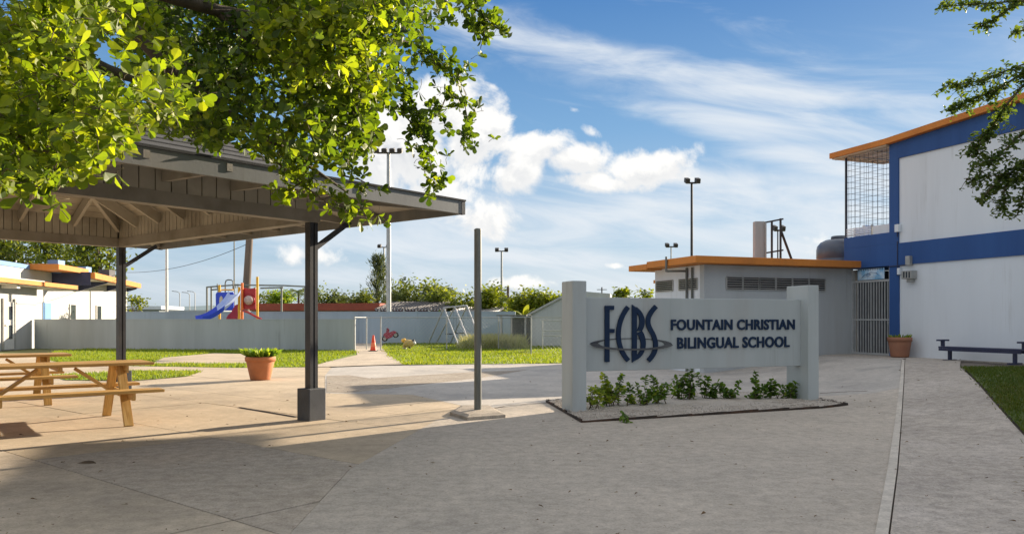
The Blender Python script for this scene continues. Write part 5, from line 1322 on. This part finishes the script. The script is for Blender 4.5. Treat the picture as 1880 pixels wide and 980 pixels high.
    strand([(-40, 250, 3.8), (60, 275, 3.8), (140, 285, 3.8), (195, 312, 3.8)], 24, .08, .06, .65)
    strand([(-30, 330, 3.7), (40, 335, 3.7), (80, 345, 3.7), (100, 372, 3.7)], 12, .08, .05, .5)
    lb.build('limbs', M['bark'], t); tag(tw.build('twigs', M['twig'], t), kind='stuff')
    # the leaves that show largest are objects of their own, the rest one mass
    order = sorted(range(len(f)//6), key=lambda k: v[k*9].y if 0 <= v[k*9].x/max(v[k*9].y, .1)*FPX+CX < 420 else 99)
    big = set(order[:280]); v2, f2, t2_ = [], [], []
    for k in range(len(f)//6):
        if k in big: continue
        b = len(v2); v2 += v[k*9:k*9+9]; f2 += [tuple(i-k*9+b for i in q) for q in f[k*6:k*6+6]]; t2_ += tn[k*6:k*6+6]
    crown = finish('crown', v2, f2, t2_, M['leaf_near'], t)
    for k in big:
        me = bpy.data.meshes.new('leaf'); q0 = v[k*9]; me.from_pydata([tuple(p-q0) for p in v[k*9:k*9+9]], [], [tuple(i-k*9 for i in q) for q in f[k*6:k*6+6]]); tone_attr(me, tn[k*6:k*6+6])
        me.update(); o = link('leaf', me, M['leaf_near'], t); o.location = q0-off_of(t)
yard_tree()

def fine_tree():
    rnd = random.Random(9); base = Vector((6.3, 4.6, gz(6.3)))
    t = thing('feathery_tree', base.to_tuple(), 'fine-leaved tree reaching drooping twigs in front of the white upper wall', 'tree')
    MB().path([base-Z*.1, base+Vector((-.05, .05, 1.5)), base+Vector((-.25, .1, 3.0)), P(2150, -60, 5.4)], [.2, .16, .12, .07], 10).build('trunk', M['bark'], t)
    v = []; f = []; tn = []; tw = MB()
    def strand(pts, n, spread, ln=.042, Y=5.6):
        p3 = [P(p[0], p[1], Y+rnd.uniform(-.15, .15)) for p in pts]; tw.path(p3, [.010*(1-.8*i/(len(p3)-1)) for i in range(len(p3))], 4)
        for k in range(n):
            s = (k+rnd.random())/n*(len(p3)-1); i = min(len(p3)-2, int(s)); q = p3[i].lerp(p3[i+1], s-i); d = (p3[i+1]-p3[i]).normalized()
            e = q+Vector((rnd.gauss(0, spread), rnd.gauss(0, spread), rnd.gauss(-.4*spread, spread*.8))); tw.path([q, q.lerp(e, .5)+Z*.006, e], [.0022, .0018, .001], 3)
            m = rnd.randint(7, 12)
            for j in range(m):
                u = (j+.5)/m; c = q.lerp(e, u); l = ln*rnd.uniform(.6, 1.2)
                leaf_faces(c, Vector((rnd.gauss(0, 1), rnd.gauss(0, 1), rnd.gauss(-.1, .7))), Vector((rnd.gauss(0, .5), rnd.gauss(0, .5), 1)), l, l*.55, v, f); x = rnd.random(); tn.extend([x]*6)
    strand([(2000, -20), (1880, 2), (1790, 8), (1722, 14)], 44, .035)
    strand([(1880, 0), (1845, 22), (1812, 44), (1798, 48)], 20, .028)
    strand([(1930, 40), (1880, 56), (1858, 60)], 14, .03)
    strand([(2020, 80), (1880, 118), (1800, 148), (1735, 158)], 60, .05)
    strand([(1900, 120), (1830, 165), (1780, 185), (1745, 200)], 60, .055)
    strand([(1920, 110), (1850, 190), (1820, 235), (1800, 262), (1780, 285)], 70, .055)
    strand([(1990, 180), (1880, 240), (1835, 285), (1800, 305)], 56, .06)
    strand([(1960, 260), (1885, 300), (1850, 320), (1770, 328)], 70, .065)
    strand([(1940, 300), (1880, 320), (1845, 345), (1840, 390)], 44, .055)
    strand([(1900, 330), (1880, 350), (1868, 395)], 20, .05)
    strand([(1850, 320), (1820, 345), (1798, 368)], 22, .035)
    tw.path([P(2150, -60, 5.4), P(2020, 40, 5.5), P(1960, 120, 5.6), P(1930, 250, 5.6), P(1915, 330, 5.6)], [.06, .045, .035, .025, .015], 7)
    tw.path([P(2150, -60, 5.4), P(2050, -60, 5.5), P(2000, -20, 5.6)], [.05, .03, .012], 6)
    tag(tw.build('twigs', M['twig'], t), kind='stuff'); finish('crown', v, f, tn, M['leaf_fine'], t)
fine_tree()

def crown_tree(px, ybase, ytop, Y, wpx, label, m='leaf_far', n=1500, ls=.22, seed=0, trunk=.12, name='tree', group='trees beyond the boundary wall', low=None, zb=0, clumps=16, hang=0):
    """broad-leaved tree: tapered trunk with limbs, leaf faces gathered in clumps"""
    rnd = random.Random(seed); top = P(px, ytop, Y); b = Vector((top.x, Y, zb)); H = top.z-zb
    t = thing(name, b.to_tuple(), label, 'bush' if name == 'shrub' else 'tree', group); Rx = wpx/2*Y/FPX
    z0 = (low if low is not None else H*.25)
    tk = MB(); tk.path([b-Z*.1, b+Vector((rnd.gauss(0, .05), 0, H*.3)), b+Vector((rnd.gauss(0, .1), 0, H*.7))], [trunk*1.2, trunk*.8, trunk*.3], 7)
    v = []; f = []; tn = []; cs = []
    for k in range(clumps):
        a = rnd.uniform(0, 6.28); r = math.sqrt(rnd.random())*.8; zz = rnd.uniform(z0, H*.93); k_ = max(.25, 1-abs((zz-z0)/(H-z0)-.4)*1.1)
        c = b+Vector((math.cos(a)*r*Rx*k_, math.sin(a)*r*Rx*.8*k_, zz)); cs.append((c, Rx*rnd.uniform(.30, .50)))
        tk.path([b+Z*H*.3, b.lerp(c, .5)+Z*H*.12, c], [trunk*.4, trunk*.22, trunk*.06], 4)
    tk.build('trunk', M['bark'], t)
    for k in range(n):
        c, r = rnd.choice(cs); q = c+Vector((rnd.gauss(0, r*.6), rnd.gauss(0, r*.6), rnd.gauss(0, r*.45)))
        if q.z < zb+.1: continue
        d = Vector((rnd.gauss(0, 1), rnd.gauss(0, 1), rnd.gauss(-.15-hang, .6))).normalized(); s = d.cross(Vector((rnd.gauss(0, .6), rnd.gauss(0, .6), 1))).normalized()*ls*rnd.uniform(.2, .34); l = ls*rnd.uniform(.6, 1.3)
        i = len(v); v += [q, q+d*l*.55+s, q+d*l, q+d*l*.55-s]; f.append((i, i+1, i+2, i+3)); tn.append(min(1, max(0, rnd.gauss(.5, .28))))
    finish('crown', v, f, tn, M[m], t); return t
def palm(px, ytop, Y, label, seed, fr=15, ln=1.9, m='leaf_far', zb=0, group='palms beyond the boundary wall'):
    rnd = random.Random(seed); top = P(px, ytop, Y); top.z -= ln*.55; b = Vector((top.x-.2, Y, zb))
    t = thing('palm_tree', b.to_tuple(), label, 'palm tree', group); MB().path([b-Z*.1, b.lerp(top, .5)+Vector((.12, 0, 0)), top], [.17, .12, .09], 8).build('trunk', M['bark'], t)
    v = []; f = []; tn = []
    for k in range(fr):
        a = 6.2832*k/fr+rnd.uniform(-.2, .2); rise = rnd.uniform(-.1, .95); pts = []; L_ = ln*rnd.uniform(.75, 1.1)
        for i in range(9):
            s = i/8; pts.append(top+Vector((math.cos(a)*L_*s*(1-.25*rise), math.sin(a)*L_*s*(1-.25*rise), L_*(rise*s-.85*s*s))))
        tone = rnd.random()
        for i in range(8):
            d = pts[i+1]-pts[i]; sd_ = d.cross(Z).normalized()
            for u in (0, .5):
                q = pts[i]+d*u; w = ln*.30*math.sin(math.pi*min(1, (i+u+.8)/9))
                for s in (-1, 1):
                    e = q+sd_*s*w+d*.9-Z*w*.45; j = len(v); h = d*.22; v += [q-h, q+h, e]; f.append((j, j+1, j+2)); tn.append(min(1, max(0, tone+rnd.gauss(0, .15))))
    finish('crown', v, f, tn, M[m], t); return t
def conifer(px, ytop, Y, wpx, label, seed):
    rnd = random.Random(seed); top = P(px, ytop, Y); b = Vector((top.x, Y, 0)); H = top.z; Rx = wpx/2*Y/FPX
    t = thing('conifer', b.to_tuple(), label, 'tree'); MB().path([b-Z*.1, b+Z*H*.5, top], [.2, .13, .02], 8).build('trunk', M['bark'], t)
    v = []; f = []; tn = []
    for k in range(90):
        s = .16+.84*(k+rnd.random())/90; a = rnd.uniform(0, 6.28); L_ = Rx*(1.15-s*.92)*rnd.uniform(.7, 1.15); q0 = b+Z*H*s; dirh = Vector((math.cos(a), math.sin(a), 0)); tone = rnd.random()
        for i in range(42):
            u = rnd.random(); q = q0+dirh*L_*u+Z*(L_*.75*u*u)+Vector((rnd.gauss(0, .1), rnd.gauss(0, .1), rnd.gauss(0, .1)))
            d = (dirh*.5+Vector((rnd.gauss(0, .35), rnd.gauss(0, .35), rnd.uniform(.5, 1.2)))).normalized(); l = rnd.uniform(.2, .45); sd_ = d.cross(Vector((rnd.gauss(0, 1), rnd.gauss(0, 1), .2))).normalized()*.035
            j = len(v); v += [q-sd_, q+sd_, q+d*l]; f.append((j, j+1, j+2)); tn.append(min(1, max(0, tone*.6+rnd.random()*.4)))
    finish('crown', v, f, tn, M['leaf_gray'], t)
conifer(693, 472, 72, 84, 'tall grey-green conifer with upswept branches behind the thick floodlight pole', 1)
palm(733, 520, 66, 'palm beside the thick floodlight pole, right of the grey-green conifer', 2, ln=2.1)
palm(808, 508, 66, 'tall palm standing above the hedge of trees right of the conifer', 3, ln=2.3)
palm(645, 524, 68, 'broad feathery palm left of the grey-green conifer', 4, ln=2.4)
palm(548, 520, 72, 'scraggly palm behind the ball cage', 5, ln=1.5, fr=10)
palm(938, 530, 58, 'yellowish palm by the short wooden utility pole', 6, ln=1.6, m='leaf_yel')
tr_ = [(498, 548, 60, 'low dark tree right of the red bubble panel', 'leaf_far', 80), (516, 540, 44, 'rounded light green tree behind the ball cage', 'leaf_shrub', 78), (590, 538, 70, 'loose tree just right of the front pavilion post', 'leaf_far', 76), (618, 548, 50, 'low tree left of the broad feathery palm', 'leaf_gray', 76),
       (672, 540, 40, 'rounded tree at the foot of the grey-green conifer', 'leaf_far', 68), (738, 530, 70, 'dense tree right of the thick floodlight pole', 'leaf_far', 66), (745, 508, 26, 'thin see-through sapling rising above the dense trees', 'leaf_gray', 68), (775, 530, 64, 'dense olive tree left of the tall palm', 'leaf_far', 65), (815, 540, 60, 'dense tree below the tall palm', 'leaf_far', 62),
       (850, 536, 56, 'yellow-green tree left of the bare steel pole', 'leaf_yel', 60), (893, 540, 52, 'tree with yellow-green leaves right of the bare steel pole', 'leaf_yel', 58), (905, 530, 40, 'darker tree behind the twin-headed floodlight pole', 'leaf_far', 62)]
for i, (px, yt, w, lab, m, Y) in enumerate(tr_): crown_tree(px, 570, yt-6, Y, w*1.55, lab, m, 260 if 'sapling' in lab else 2600, .34, 60+i, .1, low=.6)
sh_ = [(962, 545, 52, 'bright yellow-green bush right of the utility pole', 50), (988, 540, 46, 'tall yellow bush at the middle of the bright row', 49), (1012, 545, 50, 'bright yellow bush left of the left sign pillar', 48), (1030, 552, 40, 'last yellow bush partly behind the left sign pillar', 47)]
for i, (px, yt, w, lab, Y) in enumerate(sh_): crown_tree(px, 575, yt-6, Y, w*1.5, lab, 'leaf_yel', 2600, .26, 90+i, .08, 'shrub', 'bright yellow bushes behind the sheds', .4)
for i, (px, yt, w, lab) in enumerate(((1142, 522, 44, 'yellow-green tree seen above the sign panel, left one of a pair'), (1180, 520, 50, 'yellow-green tree above the sign panel beside the grey block'))): crown_tree(px, 560, yt, 42, w, lab, 'leaf_yel', 900, .24, 100+i, .08, 'tree', 'trees above the sign panel', .6)
crown_tree(245, 580, 540, 50, 60, 'bright green shrub right of the pavilion back post', 'leaf_yel', 900, .22, 110, .08, 'shrub', None, .4)
crown_tree(112, 540, 592, 40, 30, 'small shrub', 'leaf_far', 0, .2, 1, .01) if False else None
big = [(20, 452, 150, 62, 'big dark olive tree rising behind the white wing at the picture edge'), (95, 448, 130, 66, 'spreading olive tree behind the pale blue roof unit'), (185, 440, 130, 64, 'spreading olive tree behind the dark blue canopies')]
for i, (px, yt, w, Y, lab) in enumerate(big): crown_tree(px, 500, yt-34, Y, w, lab, 'leaf_far', 2600, .42, 120+i, .3, 'tree', 'big trees behind the school wing', 3.8, clumps=22, hang=.3)
# banana plant by the shed: a few big paddle leaves
def banana():
    rnd = random.Random(3); b = Vector((P(962, 586, 39).x, 39, 0)); t = thing('banana_plant', b.to_tuple(), 'bright green banana plant with big upright leaves above the lean-to', 'plant')
    MB().tube(b, b+Z*1.4, .09, .06, n=8).build('stem', M['leaf_shrub'], t)
    for a, rise, L_ in ((.2, 1.1, .75), (1.2, 1.3, .8), (2.6, .9, .8), (3.4, .6, .7), (5.2, 1.2, .6)):
        v = []; f = []; n = 7; o0 = b+Z*1.35; d = Vector((math.cos(a), math.sin(a)*.4, 0)); sd_ = d.cross(Z).normalized()
        for i in range(n+1):
            s = i/n; q = o0+d*L_*s*.75+Z*L_*(rise*s-.45*s*s); w = .19*math.sin(math.pi*(.08+.9*s)); v += [q+sd_*w+Z*.03, q, q-sd_*w+Z*.03]
        for i in range(n): f += [(3*i, 3*i+3, 3*i+4, 3*i+1), (3*i+1, 3*i+4, 3*i+5, 3*i+2)]
        finish('leaf', v, f, [.9]*len(f), M['leaf_yel'], t, None)
banana()
# fallen leaves and bits on the paving
def litter():
    rnd = random.Random(8); v = []; f = []; tn = []
    for k in range(900):
        Y = 3.2+rnd.random()**1.6*14; px = rnd.uniform(-20, 1900); x = (px-CX)/FPX*Y; z = gz(x)+.02
        if in_poly((x, Y), bedp): continue
        l = rnd.choice((.01, .012, .016, .02, .02, .035, .05)); a = rnd.uniform(0, 6.28); leaf_faces(Vector((x, Y, z)), Vector((math.cos(a), math.sin(a), rnd.uniform(-.1, .25))), Vector((rnd.gauss(0, .25), rnd.gauss(0, .25), 1)), l, l*rnd.uniform(.2, .6), v, f, .15); c = rnd.random()**1.5; tn += [c]*6
    me = bpy.data.meshes.new('fallen_leaves'); me.from_pydata([tuple(p) for p in v], [], f); tone_attr(me, tn); me.update()
    tag(link('fallen_leaves', me, M['litter']), 'small dry leaves and crumbs scattered over the concrete', kind='stuff')
litter()
c = G(160, 850); mb = MB(); n = 16
vs = [c+Vector((.085*math.cos(6.28*k/n)*(1+.2*math.sin(3*k)), .03*math.sin(6.28*k/n), .0)) for k in range(n)]+[c+Vector((.04*math.cos(6.28*k/n)+.015, .018*math.sin(6.28*k/n), .022)) for k in range(n)]+[c+Vector((.015, 0, .027))]
mb.add(vs, [(k, (k+1) % n, n+(k+1) % n, n+k) for k in range(n)]+[(n+k, n+(k+1) % n, 2*n) for k in range(n)], True)
tag(mb.build('dirt_clump', M['soil']), 'small brown clump of dirt on the sunlit concrete', 'debris')
c = G(480, 757)
a_, b_ = G(440, 747.5, .004), G(545, 765, .004); tag(MB().bar(a_, b_, .035, .012).build('joint_strip', M['edging']), 'dark strip in the joint left of the front post base', 'joint strip')

def cracks():
    rnd = random.Random(21); mb = MB()
    for pts in ([(900, 752), (930, 745), (985, 741), (1040, 739)], [(1505, 722), (1560, 719.5), (1600, 718)]):
        g = [G(*p) for p in pts]; out = []
        for a, b in zip(g[:-1], g[1:]):
            n = 7
            for i in range(n): q = a.lerp(b, i/n); q = q+Vector((rnd.gauss(0, .012), rnd.gauss(0, .012), 0)); q.z = gz(q.x)+.010; out.append(q)
        for a, b in zip(out[:-1], out[1:]): mb.bar(a, b, rnd.uniform(.004, .009), .004)
    tag(mb.build('pavement_cracks', M['soil'], pave), kind='stuff')
cracks()
